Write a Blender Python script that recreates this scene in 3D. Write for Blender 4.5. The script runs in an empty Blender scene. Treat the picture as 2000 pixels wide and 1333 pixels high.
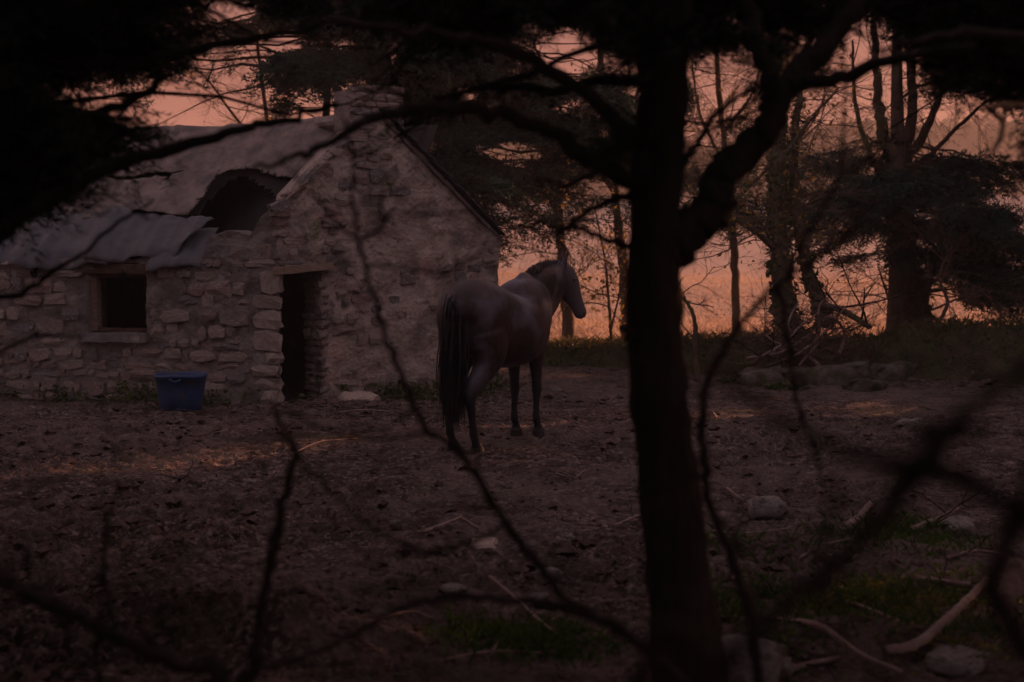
import bpy, math, random
import numpy as np
from mathutils import Vector
rng = np.random.default_rng(7); random.seed(7)
D = bpy.data; S = bpy.context.scene; COL = S.collection
R = math.radians
# ---------------------------------------------------------------- camera
H = 1.8; FPX = 2778.0; PITCH = math.atan((666.5-465)/FPX)
cam = D.cameras.new('camera'); co = D.objects.new('camera', cam); COL.objects.link(co)
cam.lens = 50.0; cam.sensor_width = 36.0; cam.clip_start = 0.05; cam.clip_end = 2000
co.location = (0, 0, H); co.rotation_euler = (math.pi/2-PITCH, 0, 0)
cam.dof.use_dof = True; cam.dof.focus_distance = 13.5; cam.dof.aperture_fstop = 2.0
S.camera = co
# ---------------------------------------------------------------- world, sun, exposure
SUN_AZ = R(52); SUN_EL = R(12)          # azimuth measured from +Y towards +X
w = D.worlds.new('World'); S.world = w; w.use_nodes = True
nt = w.node_tree; nt.nodes.clear()
def N(nt, t, **k):
    n = nt.nodes.new(t)
    for a, b in k.items(): setattr(n, a, b)
    return n
out = N(nt, 'ShaderNodeOutputWorld'); bg = N(nt, 'ShaderNodeBackground'); bg2 = N(nt, 'ShaderNodeBackground'); addn = N(nt, 'ShaderNodeAddShader')
sky = N(nt, 'ShaderNodeTexSky', sky_type='NISHITA', sun_disc=False, sun_elevation=SUN_EL, sun_rotation=SUN_AZ)
sky.dust_density = 4.0
tint = N(nt, 'ShaderNodeMix', data_type='RGBA', blend_type='MULTIPLY'); tint.inputs[0].default_value = 1
tint.inputs[7].default_value = (1.0, 0.62, 0.62, 1)
nt.links.new(sky.outputs[0], tint.inputs[6]); nt.links.new(tint.outputs[2], bg.inputs[0]); bg.inputs[1].default_value = 0.004
tc = N(nt, 'ShaderNodeTexCoord'); sx = N(nt, 'ShaderNodeSeparateXYZ'); cr = N(nt, 'ShaderNodeValToRGB')
nt.links.new(tc.outputs['Generated'], sx.inputs[0]); nt.links.new(sx.outputs[2], cr.inputs[0])
def ramp(cr, stops):
    e = cr.color_ramp.elements
    while len(e) > 1: e.remove(e[-1])
    e[0].position = stops[0][0]; e[0].color = (*stops[0][1], 1)
    for p, c in stops[1:]:
        x = e.new(p); x.color = (*c, 1)
ramp(cr, [(0.0, (.165, .056, .043)), (0.12, (.155, .054, .043)), (0.35, (.25, .14, .13)), (1.0, (.205, .162, .195))])
cr2 = N(nt, 'ShaderNodeValToRGB'); nt.links.new(sx.outputs[2], cr2.inputs[0])
ramp(cr2, [(0.0, (.31, .20, .21)), (0.15, (.30, .205, .23)), (0.5, (.25, .19, .215)), (1.0, (.215, .17, .20))])
mrw = N(nt, 'ShaderNodeMapRange', interpolation_type='SMOOTHSTEP'); mrw.inputs[1].default_value = -.35; mrw.inputs[2].default_value = .75; nt.links.new(sx.outputs[1], mrw.inputs[0])
mxw = N(nt, 'ShaderNodeMix', data_type='RGBA'); nt.links.new(mrw.outputs[0], mxw.inputs[0]); nt.links.new(cr2.outputs[0], mxw.inputs[6]); nt.links.new(cr.outputs[0], mxw.inputs[7])
nt.links.new(mxw.outputs[2], bg2.inputs[0]); bg2.inputs[1].default_value = .60
nt.links.new(bg.outputs[0], addn.inputs[0]); nt.links.new(bg2.outputs[0], addn.inputs[1]); nt.links.new(addn.outputs[0], out.inputs[0])
sl = D.lights.new('sun', 'SUN'); so = D.objects.new('sun', sl); COL.objects.link(so)
sl.energy = 3.7; sl.angle = R(0.6); sl.color = (1.0, 0.42, 0.22)
sd = Vector((math.sin(SUN_AZ)*math.cos(SUN_EL), math.cos(SUN_AZ)*math.cos(SUN_EL), math.sin(SUN_EL)))
so.rotation_euler = sd.to_track_quat('Z', 'Y').to_euler(); so.location = (20, 60, 30)
S.render.engine = 'CYCLES'
S.view_settings.view_transform = 'Standard'; S.view_settings.look = 'None'; S.view_settings.gamma = 1; S.view_settings.exposure = 1.5
S.view_settings.use_curve_mapping = False
S.cycles.max_bounces = 6; S.cycles.diffuse_bounces = 3; S.cycles.volume_bounces = 1; S.cycles.transparent_max_bounces = 8
S.cycles.caustics_reflective = False; S.cycles.caustics_refractive = False; S.cycles.sample_clamp_indirect = 2.0
# ---------------------------------------------------------------- helpers
CP, SP = math.cos(PITCH), math.sin(PITCH)
def ray(x, y):
    u = (x-1000)/FPX; v = (666.5-y)/FPX
    return np.array([u, CP+v*SP, -SP+v*CP])
def P(x, y, d): return np.array([0, 0, H])+d*ray(x, y)
def proj(p):
    p = np.asarray(p)-np.array([0, 0, H]); d = p[1]*CP-p[2]*SP; v = p[1]*SP+p[2]*CP
    return 1000+p[0]/d*FPX, 666.5-v/d*FPX, d
def G(x, y, z=0.0):
    r = ray(x, y); t = (z-H)/r[2]; return np.array([0, 0, H])+t*r
def hashf(ix, iy, iz, s):
    n = (ix*374761393+iy*668265263+iz*2147483647+s*974634777) & 0xffffffff
    n = ((n ^ (n >> 13))*1274126177) & 0xffffffff
    return ((n ^ (n >> 16)) & 0xffff)/65535.0
def vn(x, y, z=0.0, s=0):
    x = np.asarray(x, float); y = np.asarray(y, float); z = np.asarray(z, float)+np.zeros_like(x)
    xi = np.floor(x).astype(np.int64); yi = np.floor(y).astype(np.int64); zi = np.floor(z).astype(np.int64)
    fx = x-xi; fy = y-yi; fz = z-zi
    fx = fx*fx*(3-2*fx); fy = fy*fy*(3-2*fy); fz = fz*fz*(3-2*fz)
    r = 0
    for a in (0, 1):
        for b in (0, 1):
            for c in (0, 1):
                r = r+hashf(xi+a, yi+b, zi+c, s)*(fx if a else 1-fx)*(fy if b else 1-fy)*(fz if c else 1-fz)
    return r*2-1
def fbm(x, y, z=0.0, o=4, s=0):
    r = 0; a = 1
    for k in range(o): r = r+a*vn(x*2**k, y*2**k, z*2**k if not np.isscalar(z) or z else 0.0, s+k); a *= .5
    return r
def sstep(a, b, x): t = np.clip((x-a)/(b-a), 0, 1); return t*t*(3-2*t)
def mesh(name, V, Fs, smooth=False):
    V = np.asarray(V, np.float32).reshape(-1, 3); me = D.meshes.new(name)
    if not isinstance(Fs, (list, tuple)): Fs = [Fs]
    Fs = [np.asarray(f, np.int32) for f in Fs if len(f)]
    me.vertices.add(len(V)); me.vertices.foreach_set('co', V.ravel())
    nl = sum(f.size for f in Fs); npol = sum(len(f) for f in Fs)
    me.loops.add(nl); me.loops.foreach_set('vertex_index', np.concatenate([f.ravel() for f in Fs]))
    tot = np.concatenate([np.full(len(f), f.shape[1], np.int32) for f in Fs]); st = np.concatenate([[0], np.cumsum(tot)[:-1]]).astype(np.int32)
    me.polygons.add(npol); me.polygons.foreach_set('loop_start', st)
    try: me.polygons.foreach_set('loop_total', tot)
    except Exception: pass
    me.update(calc_edges=True); me.validate()
    me.polygons.foreach_set('use_smooth', np.full(len(me.polygons), smooth, bool))
    return me
def link(name, me, m=None, parent=None, loc=None):
    o = D.objects.new(name, me); COL.objects.link(o)
    if m and not me.materials: me.materials.append(m)
    if parent: o.parent = parent
    if loc is not None: o.location = loc
    return o
def tag(o, label=None, cat=None, group=None, kind=None):
    if label: o['label'] = label
    if cat: o['category'] = cat
    if group: o['group'] = group
    if kind: o['kind'] = kind
    return o
class MB:
    def __init__(s): s.V = []; s.Q = []; s.T = []; s.n = 0
    def add(s, V, Q=None, T=None):
        V = np.asarray(V, float).reshape(-1, 3)
        if Q is not None and len(Q): s.Q.append(np.asarray(Q)+s.n)
        if T is not None and len(T): s.T.append(np.asarray(T)+s.n)
        s.V.append(V); s.n += len(V)
    def build(s, name, m, parent=None, smooth=False, org=None):
        V = np.concatenate(s.V)
        if org is not None: V = V-np.asarray(org)
        Fs = []
        if s.Q: Fs.append(np.concatenate(s.Q))
        if s.T: Fs.append(np.concatenate(s.T))
        return link(name, mesh(name, V, Fs, smooth), m, parent)
def empty(name, loc=(0, 0, 0)):
    o = D.objects.new(name, None); COL.objects.link(o); o.location = loc; o.empty_display_size = .2; return o
def catmull(pts, n):
    p = np.asarray(pts, float); p = np.vstack([2*p[0]-p[1], p, 2*p[-1]-p[-2]]); o = []
    for i in range(1, len(p)-2):
        t = np.linspace(0, 1, n, endpoint=False)[:, None]
        a, b, c, d = p[i-1], p[i], p[i+1], p[i+2]
        o.append(.5*((2*b)+(-a+c)*t+(2*a-5*b+4*c-d)*t*t+(-a+3*b-3*c+d)*t**3))
    o.append(p[-2][None]); return np.vstack(o)
def tube(mb, pts, rad, sides=6, rough=0, seed=0):
    P_ = np.asarray(pts, float); n = len(P_); rad = np.asarray(rad, float)+np.zeros(n)
    T = np.gradient(P_, axis=0); T /= np.linalg.norm(T, axis=1)[:, None]+1e-9
    ref = np.array([0, 0, 1.]) if abs(T[0, 2]) < .9 else np.array([1., 0, 0])
    A = np.zeros_like(P_); a = ref-T[0]*ref.dot(T[0]); a /= np.linalg.norm(a); A[0] = a
    for i in range(1, n):
        a = a-T[i]*a.dot(T[i]); a /= np.linalg.norm(a)+1e-9; A[i] = a
    B = np.cross(T, A); ang = np.arange(sides)/sides*2*math.pi
    rr = rad[:, None]*np.ones(sides)
    if rough:
        L = np.arange(n)[:, None]*.6
        rr = rr*(1+rough*vn(L+0*ang, np.cos(ang)*2+seed, np.sin(ang)*2+0*L, seed))
    V = P_[:, None]+rr[..., None]*(A[:, None]*np.cos(ang)[None, :, None]+B[:, None]*np.sin(ang)[None, :, None])
    i = np.arange(n-1)[:, None]*sides; j = np.arange(sides)[None]; k = (j+1) % sides
    Q = np.stack([i+j, i+k, i+sides+k, i+sides+j], -1).reshape(-1, 4)
    V = V.reshape(-1, 3); c0 = len(V); V = np.vstack([V, P_[0], P_[-1]+T[-1]*rad[-1]*.5])
    jj = np.arange(sides); kk = (jj+1) % sides
    Tt = np.vstack([np.stack([kk, jj, np.full(sides, c0)], -1), np.stack([(n-1)*sides+jj, (n-1)*sides+kk, np.full(sides, c0+1)], -1)])
    mb.add(V, Q, Tt)
def box(mb, c, ax, ay, az):
    c, ax, ay, az = map(np.asarray, (c, ax, ay, az))
    V = [c+a*ax+b*ay+d*az for a in (-1, 1) for b in (-1, 1) for d in (-1, 1)]
    mb.add(V, [[0, 1, 3, 2], [4, 6, 7, 5], [0, 4, 5, 1], [2, 3, 7, 6], [0, 2, 6, 4], [1, 5, 7, 3]])
# ---------------------------------------------------------------- materials
def mat(name, stops, scale=8, rough=.9, bump=.3, bscale=None, bdist=.02, detail=6, stretch=None, spec=.2, trans=0, sheen=0, extra=None, obj=True):
    m = D.materials.new(name); m.use_nodes = True; t = m.node_tree; b = t.nodes['Principled BSDF']
    c = N(t, 'ShaderNodeTexCoord'); mp = N(t, 'ShaderNodeMapping'); t.links.new(c.outputs['Object'], mp.inputs[0])
    if stretch: mp.inputs['Scale'].default_value = stretch
    n1 = N(t, 'ShaderNodeTexNoise'); n1.inputs['Scale'].default_value = scale; n1.inputs['Detail'].default_value = detail; n1.inputs['Roughness'].default_value = .62
    t.links.new(mp.outputs[0], n1.inputs[0]); r = N(t, 'ShaderNodeValToRGB'); ramp(r, stops); t.links.new(n1.outputs[0], r.inputs[0])
    col = r.outputs[0]
    if extra: col = extra(t, c, mp, col)
    t.links.new(col, b.inputs['Base Color']); b.inputs['Roughness'].default_value = rough
    b.inputs['Specular IOR Level'].default_value = spec
    if sheen: b.inputs['Sheen Weight'].default_value = sheen; b.inputs['Sheen Roughness'].default_value = .4
    if bump:
        n2 = N(t, 'ShaderNodeTexNoise'); n2.inputs['Scale'].default_value = bscale or scale*4; n2.inputs['Detail'].default_value = 5
        t.links.new(mp.outputs[0], n2.inputs[0]); bp = N(t, 'ShaderNodeBump'); bp.inputs['Strength'].default_value = bump; bp.inputs['Distance'].default_value = bdist
        t.links.new(n2.outputs[0], bp.inputs['Height']); t.links.new(bp.outputs[0], b.inputs['Normal'])
    if trans:
        tr = N(t, 'ShaderNodeBsdfTranslucent'); mx = N(t, 'ShaderNodeMixShader'); mx.inputs[0].default_value = trans
        t.links.new(col, tr.inputs[0]); t.links.new(b.outputs[0], mx.inputs[1]); t.links.new(tr.outputs[0], mx.inputs[2])
        t.links.new(mx.outputs[0], t.nodes['Material Output'].inputs[0])
    return m
def patches(scale, thr, color, soft=.06, seed=0.0):
    def f(t, c, mp, col):
        n = N(t, 'ShaderNodeTexNoise', noise_dimensions='4D'); n.inputs['Scale'].default_value = scale; n.inputs['Detail'].default_value = 5; n.inputs['W'].default_value = seed
        t.links.new(mp.outputs[0], n.inputs['Vector']); mr = N(t, 'ShaderNodeMapRange'); mr.inputs[1].default_value = thr-soft; mr.inputs[2].default_value = thr+soft
        t.links.new(n.outputs[0], mr.inputs[0]); mx = N(t, 'ShaderNodeMix', data_type='RGBA'); t.links.new(mr.outputs[0], mx.inputs[0])
        t.links.new(col, mx.inputs[6]); mx.inputs[7].default_value = (*color, 1); return mx.outputs[2]
    return f
def chain(*fs):
    def f(t, c, mp, col):
        for g in fs: col = g(t, c, mp, col)
        return col
    return f
M = {}
M['render'] = mat('lime_render', [(.25, (.16, .125, .10)), (.5, (.34, .28, .24)), (.75, (.47, .39, .34))], 3.0, .95, 1.0, 16, .045,
    extra=chain(patches(2.2, .62, (.13, .115, .11), .08, 1), patches(7, .64, (.16, .12, .11), .05, 2), patches(1.3, .63, (.42, .27, .23), .05, 5), patches(3, .69, (.17, .19, .10), .05, 9), patches(26, .67, (.07, .06, .055), .03, 14)))
M['mortar'] = mat('rubble_mortar', [(.3, (.10, .085, .08)), (.6, (.22, .19, .175)), (.8, (.30, .26, .24))], 5, .95, .9, 22, .03)
M['inner_shade'] = mat('shade_dark_stone', [(.3, (.025, .022, .02)), (.7, (.07, .062, .058))], 5, .95, .8, 22, .03)  # near-black stone: the shade of the rooms is put into the colour
STN = []
for k, c in enumerate([(.25, .205, .18), (.30, .25, .215), (.19, .17, .165), (.27, .205, .175), (.34, .285, .245)]):
    a = np.array(c); STN.append(mat('wall_stone_%s' % 'abcde'[k], [(.25, tuple(a*.55)), (.55, tuple(a)), (.8, tuple(np.minimum(a*1.4, .6)))], 6, .92, .8, 26, .02, extra=patches(5, .64, (.40, .36, .33), .05, k)))
M['quoin'] = mat('quoin_stone', [(.3, (.22, .18, .155)), (.7, (.39, .33, .29))], 5, .9, .6, 26, .015)
M['tarp'] = mat('tarpaulin', [(.3, (.035, .036, .044)), (.55, (.065, .064, .073)), (.75, (.10, .093, .098))], 4, .5, .3, 8, .02, spec=.35)
M['felt'] = mat('roof_felt', [(.3, (.09, .07, .065)), (.55, (.19, .15, .135)), (.8, (.29, .235, .215))], 4, .85, .8, 22, .025, stretch=(1, 1, .5), extra=patches(5, .6, (.10, .09, .09), .06, 4))
M['deck'] = mat('roof_boards', [(.3, (.012, .010, .009)), (.7, (.03, .025, .022))], 8, .95, .4)  # boards near-black: painted shade under the torn roof and in the rooms
M['slate'] = mat('slate', [(.3, (.035, .034, .04)), (.7, (.08, .078, .085))], 10, .8, .4)
M['timber'] = mat('lintel_timber', [(.3, (.16, .11, .08)), (.7, (.34, .25, .19))], 9, .85, .5, stretch=(1, 1, 6))
M['darktimber'] = mat('dark_timber', [(.3, (.045, .026, .017)), (.7, (.12, .075, .05))], 9, .9, .5)
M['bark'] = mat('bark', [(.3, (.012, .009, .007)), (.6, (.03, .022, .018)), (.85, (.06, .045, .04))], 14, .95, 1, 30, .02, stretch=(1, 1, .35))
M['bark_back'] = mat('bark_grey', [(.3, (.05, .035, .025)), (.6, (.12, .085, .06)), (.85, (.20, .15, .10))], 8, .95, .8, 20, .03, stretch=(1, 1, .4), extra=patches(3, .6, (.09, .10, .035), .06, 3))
M['twig'] = mat('twig', [(.3, (.010, .007, .006)), (.7, (.038, .026, .023))], 20, .95, 0)
M['twig_back'] = mat('twig_brown', [(.3, (.07, .045, .03)), (.7, (.15, .10, .07))], 8, .9, 0)
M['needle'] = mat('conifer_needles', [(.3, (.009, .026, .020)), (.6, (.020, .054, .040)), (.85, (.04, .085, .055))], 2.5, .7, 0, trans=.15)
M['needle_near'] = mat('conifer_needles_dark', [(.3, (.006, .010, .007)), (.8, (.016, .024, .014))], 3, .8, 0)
M['leaf'] = mat('autumn_leaf', [(.3, (.16, .11, .02)), (.7, (.42, .26, .05))], 30, .7, 0, trans=.5)
M['ivy'] = mat('ivy_leaf', [(.3, (.03, .05, .015)), (.6, (.08, .10, .03)), (.85, (.16, .14, .04))], 12, .5, 0, trans=.3)
M['weed'] = mat('weed_leaf', [(.3, (.05, .09, .015)), (.6, (.11, .17, .03)), (.85, (.2, .24, .05))], 12, .6, 0, trans=.3)
M['grass'] = mat('grass_blades', [(.3, (.03, .06, .012)), (.6, (.07, .12, .025)), (.85, (.14, .17, .04))], 6, .7, 0, trans=.35)
M['moss'] = mat('moss', [(.3, (.035, .045, .012)), (.6, (.09, .10, .025)), (.85, (.17, .14, .04))], 9, .95, .9, 60, .02)
M['straw'] = mat('straw', [(.3, (.035, .022, .018)), (.5, (.09, .06, .05)), (.7, (.26, .20, .165))], 9, .8, 0)
M['litter'] = mat('leaf_litter', [(.3, (.05, .028, .02)), (.7, (.16, .09, .065))], 25, .85, 0, trans=.2)
M['rock'] = mat('field_stone', [(.3, (.13, .11, .105)), (.7, (.32, .28, .27))], 9, .9, .7, 40, .015, extra=patches(4, .6, (.07, .08, .03), .06, 2))
M['palestone'] = mat('pale_stone', [(.3, (.28, .22, .18)), (.7, (.5, .40, .33))], 12, .85, .4, 50, .01)
M['wood'] = mat('bare_wood', [(.3, (.15, .10, .085)), (.7, (.36, .27, .23))], 12, .85, .5, 40, .01)
M['blue'] = mat('blue_plastic', [(.3, (.008, .032, .10)), (.7, (.016, .06, .17))], 6, .5, .15, 20, .005, spec=.35, extra=chain(patches(9, .60, (.05, .05, .05), .08, 3), patches(30, .66, (.08, .09, .11), .03, 4)))
M['hoof'] = mat('hoof_horn', [(.3, (.02, .017, .016)), (.7, (.06, .05, .045))], 20, .6, .2)
M['eye'] = mat('horse_eye', [(.3, (.004, .003, .003)), (.7, (.01, .007, .006))], 20, .1, 0, spec=.6)
M['tail'] = mat('horse_hair', [(.3, (.008, .008, .011)), (.7, (.022, .020, .027))], 30, .5, 0, stretch=(1, 1, .1), spec=.3)
M['mane'] = mat('mane_hair', [(.3, (.03, .025, .028)), (.7, (.09, .075, .08))], 30, .6, 0, stretch=(1, 1, .1), spec=.3)
# ---------------------------------------------------------------- ground
def base_z(x, y):
    x = np.asarray(x, float); y = np.asarray(y, float)
    z = -0.2*sstep(13.2, 16.8, y)
    # low rise at far right of the yard and rubble apron along the cottage foot
    z = z+.10*np.exp(-((x+2.4)/1.6)**2-((y-16.2)/.7)**2)
    fld = sstep(24, 30, y)
    z = z+fld*(-.15+.35*np.sin(y*.13+x*.03)*sstep(30, 45, y)+.25*vn(x*.04, y*.06, 0, 3))
    z = z+sstep(60, 190, y)*7.5+sstep(190, 420, y)*.6
    z = z+sstep(10, 120, x)*1.5*sstep(40, 160, y)
    return z
def ground_z(x, y):
    z = base_z(x, y)
    near = 1-sstep(22, 27, y)
    a = fbm(x*.9, y*.9, 0, 3, 11)*.035
    r = (1-np.abs(vn(x*2.6, y*2.6, 0, 21)))**2*.03+fbm(x*6+9, y*7.5, 0, 2, 23)*.016
    f = fbm(x*17, y*30, 0, 3, 31)*.015
    hp = -np.clip(fbm(x*5.2+3, y*6.5, 0, 3, 41)-.35, 0, 1)*.05         # hoof pocks
    msk = sstep(-.25, .5, vn(x*.8+5, y*.9, 0, 47)); hp = hp*(.35+1.9*msk); f = f*(.8+1.5*msk)
    calm = 1-.55*sstep(14, 18, y)*(x > 0)
    mound = .16*np.exp(-((x+1.45)/.45)**2-((y-6.55)/.22)**2)+.14*np.exp(-((x+.95)/.5)**2-((y-6.3)/.16)**2)+.12*np.exp(-((x-1.6)/.5)**2-((y-6.3)/.2)**2)
    return z+near*((a+r+f+hp)*calm-.05+mound)
uf = np.linspace(-.46, .46, 430); ug = .46*1.22**np.arange(1, 27)
U = np.concatenate([-ug[::-1], uf, ug])
Y = np.concatenate([np.linspace(-120, 0, 14), [2, 3.5, 4.5], np.exp(np.arange(math.log(5.2), math.log(25), .0042)), np.exp(np.arange(math.log(25.2), math.log(900), .03))])
XX = U[None]*np.maximum(Y, 5.0)[:, None]; YY = Y[:, None]+0*XX
ZZ = ground_z(XX, YY)
nr, nc = XX.shape; i = np.arange(nr-1)[:, None]*nc; j = np.arange(nc-1)[None]
Qg = np.stack([i+j, i+j+1, i+nc+j+1, i+nc+j], -1).reshape(-1, 4)
def ground_mat():
    def field(t, c, mp, col):
        sp = N(t, 'ShaderNodeSeparateXYZ'); t.links.new(c.outputs['Object'], sp.inputs[0])
        n = N(t, 'ShaderNodeTexNoise'); n.inputs['Scale'].default_value = .5; t.links.new(c.outputs['Object'], n.inputs[0])
        ad = N(t, 'ShaderNodeMath', operation='MULTIPLY_ADD'); t.links.new(n.outputs[0], ad.inputs[0]); ad.inputs[1].default_value = 3; t.links.new(sp.outputs[1], ad.inputs[2])
        mr = N(t, 'ShaderNodeMapRange'); mr.inputs[1].default_value = 24.5; mr.inputs[2].default_value = 26.5; t.links.new(ad.outputs[0], mr.inputs[0])
        n3 = N(t, 'ShaderNodeTexNoise'); n3.inputs['Scale'].default_value = 1.0; n3.inputs['Detail'].default_value = 6
        m3 = N(t, 'ShaderNodeMapping'); m3.inputs['Scale'].default_value = (.25, 1.1, 1); t.links.new(c.outputs['Object'], m3.inputs[0]); t.links.new(m3.outputs[0], n3.inputs[0])
        r = N(t, 'ShaderNodeValToRGB'); ramp(r, [(.3, (.22, .15, .115)), (.5, (.37, .28, .22)), (.7, (.5, .39, .32))]); t.links.new(n3.outputs[0], r.inputs[0])
        # rough moor and scrub on the far slope
        mr2 = N(t, 'ShaderNodeMapRange'); mr2.inputs[1].default_value = 52; mr2.inputs[2].default_value = 105; t.links.new(sp.outputs[1], mr2.inputs[0])
        mx2 = N(t, 'ShaderNodeMix', data_type='RGBA'); t.links.new(mr2.outputs[0], mx2.inputs[0]); t.links.new(r.outputs[0], mx2.inputs[6]); mx2.inputs[7].default_value = (.27, .21, .195, 1)
        mx = N(t, 'ShaderNodeMix', data_type='RGBA'); t.links.new(mr.outputs[0], mx.inputs[0]); t.links.new(col, mx.inputs[6]); t.links.new(mx2.outputs[2], mx.inputs[7]); return mx.outputs[2]
    return mat('ground_soil', [(.34, (.020, .012, .010)), (.5, (.072, .047, .041)), (.66, (.19, .14, .122))], 8, .95, 1.0, 38, .035, extra=chain(patches(24, .58, (.24, .19, .165), .05, 6), patches(17, .60, (.018, .011, .010), .06, 36), patches(.7, .54, (.15, .11, .095), .12, 18), patches(1.6, .60, (.035, .022, .019), .1, 28), patches(1.1, .66, (.06, .06, .03), .1, 8), field))
M['ground'] = ground_mat()
g = link('ground', mesh('ground', np.stack([XX, YY, ZZ], -1), Qg, True), M['ground']); tag(g, kind='structure')
def gz(x, y): return float(ground_z(np.array([float(x)]), np.array([float(y)]))[0])
def GG(x, y):
    p = G(x, y)
    for _ in range(3): p = G(x, y, gz(p[0], p[1]))
    return p
# ---------------------------------------------------------------- stones: shared variants
def stone_mesh(name, seed, flat=1.0, amp=.22, n=2):
    rs = np.random.default_rng(seed); V = []; F = []; idx = {}
    def vid(p):
        k = tuple(np.round(p, 4))
        if k not in idx: idx[k] = len(V); V.append(p)
        return idx[k]
    for ax in range(3):
        for sg in (-1, 1):
            for a in range(n):
                for b in range(n):
                    q = []
                    for (da, db) in ((0, 0), (1, 0), (1, 1), (0, 1)):
                        p = np.zeros(3); p[ax] = sg; p[(ax+1) % 3] = -1+2*(a+da)/n; p[(ax+2) % 3] = -1+2*(b+db)/n; q.append(vid(p))
                    F.append(q if sg > 0 else q[::-1])
    V = np.array(V); L = np.linalg.norm(V, axis=1)[:, None]
    V = V*(1-.5)+V/L*.5*1.25; V += rs.normal(0, amp*.62, V.shape)
    V[:, 2] *= flat
    return mesh(name, V*.5/max(1, .0+1), np.array(F))
STV = [stone_mesh('stone', 100+k) for k in range(12)]
STF = [stone_mesh('rock', 200+k, 1, .23, 3) for k in range(6)]
for _m in STF: _m.polygons.foreach_set('use_smooth', np.ones(len(_m.polygons), bool))
def basis_obj(o, c, ax, ay, az):
    from mathutils import Matrix
    m = Matrix(((ax[0], ay[0], az[0], c[0]), (ax[1], ay[1], az[1], c[1]), (ax[2], ay[2], az[2], c[2]), (0, 0, 0, 1))); o.matrix_world = m
STM = {}
def stone_obj(name, var, m, c, ax, ay, az, parent):
    key = (var, m.name)
    if key not in STM:
        me = STV[var].copy(); me.name = 'stone'; me.materials.clear(); me.materials.append(m); STM[key] = me
    o = D.objects.new(name, STM[key]); COL.objects.link(o)
    basis_obj(o, c, ax, ay, az)
    if parent: o.parent = parent
    return o
# ---------------------------------------------------------------- cottage
cot = empty('cottage', (0, 0, 0)); cot['label'] = 'ruined rubble stone cottage with torn felt roof, chimney and empty doorway'; cot['category'] = 'cottage'
A = np.array([-2.82, 17.2]); TW = R(15); TG = R(35)
eW = np.array([math.cos(TW), -math.sin(TW)]); nW = np.array([-math.sin(TW), -math.cos(TW)])      # along (left to right), outward
eG = np.array([math.cos(TG), math.sin(TG)]); nG = np.array([math.sin(TG), -math.cos(TG)])
S1 = 5.0; B0 = A-eW*S1; LG = 3.22; ZB = -.45
def W(s, z, off=0.0):
    s = np.asarray(s, float); z = np.asarray(z, float); off = np.asarray(off, float)
    g = (s > S1)[..., None]
    p = np.where(g, A+eG*(s[..., None]-S1), B0+eW*s[..., None])
    n = np.where(g, nG, nW)
    k = np.exp(-((s-S1)/.12)**2)[..., None]; nm = (nW+nG); nm = nm/np.linalg.norm(nm); n = n*(1-k)+nm*k
    p = p+n*off[..., None] if off.ndim else p+n*off
    return np.concatenate([p, (z+0*s)[..., None]], -1)
def wc(x, y, gable=None):
    """pixel -> (s, z) on the wall plane"""
    r = ray(x, y); res = []
    for (o, e, n, s0) in ((B0, eW, nW, 0), (A, eG, nG, S1)):
        t = o.dot(n)/(r[:2].dot(n)); p = r*t; res.append((s0+(p[:2]-o).dot(e), H+p[2]))
    if gable is None: gable = res[0][0] > S1
    return res[1] if gable else res[0]
tops = [(-150, 506), (395, 506), (405, 456), (440, 450), (486, 458), (505, 432), (540, 400), (582, 366), (640, 308), (700, 246), (735, 214), (785, 246), (850, 324), (968, 463), (975, 466)]
TS = np.array([wc(*t) for t in tops]); TS[:, 0] = np.maximum.accumulate(TS[:, 0])
def top(s): return np.interp(s, TS[:, 0], TS[:, 1])
d_l, d_r = wc(546, 700, True)[0], wc(632, 700, True)[0]; d_t = wc(590, 527, True)[1]
w_l, w_r = wc(172, 600)[0], wc(286, 600)[0]; w_t = 1.42; w_b = wc(230, 652)[1]
d_t = max(d_t, 1.40)
def grid_lines(a, b, keys, st):
    ks = sorted([a]+[k for k in keys if a < k < b]+[b]); o = []
    for p, q in zip(ks[:-1], ks[1:]): o += list(np.linspace(p, q, max(1, int(round((q-p)/st))), endpoint=False))
    return np.array(o+[b])
LE = S1+LG
sc_ = grid_lines(0, LE, [w_l, w_r, S1, d_l, d_r], .05); zr = grid_lines(ZB, 1.40, [w_b, .0], .05)
nup = 40
def wall_rows(s):
    t = top(s)+.03*vn(s*5, s*0, 0, 77)
    up = 1.40+(t[:, None]-1.40)*np.linspace(0, 1, nup+1)[None, 1:]
    return np.concatenate([np.tile(zr, (len(s), 1)), up], 1)
ZW = wall_rows(sc_); SW = sc_[:, None]+0*ZW
inner = (np.abs(SW-w_l) > .02) & (np.abs(SW-w_r) > .02)
bulge = .10*np.exp(-((SW-S1+.55)/.45)**2)*sstep(1.6, .4, ZW)
OFF = .035*fbm(SW*2.2, ZW*2.2, 0, 4, 51)+.02*fbm(SW*9, ZW*9, 0, 3, 55)+bulge
plast = sstep(.0, .06, vn(SW*1.7+4, ZW*1.9, 0, 61)+.42*(SW > d_r+.2)-.25); OFF = OFF+.025*plast*(SW > S1)
jw = .03*vn(ZW*7, SW*7, 0, 5)
SWj = SW+np.where((np.abs(SW-d_l) < .01) | (np.abs(SW-d_r) < .01), jw, 0)
VF = W(SWj, ZW, OFF); VB = W(SW, ZW, -.45+.0*OFF)
ns, nz = SW.shape
keep = np.ones((ns-1, nz-1), bool)
sm = (sc_[:-1]+sc_[1:])/2; zmid = (ZW[:-1, :-1]+ZW[:-1, 1:])/2
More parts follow.
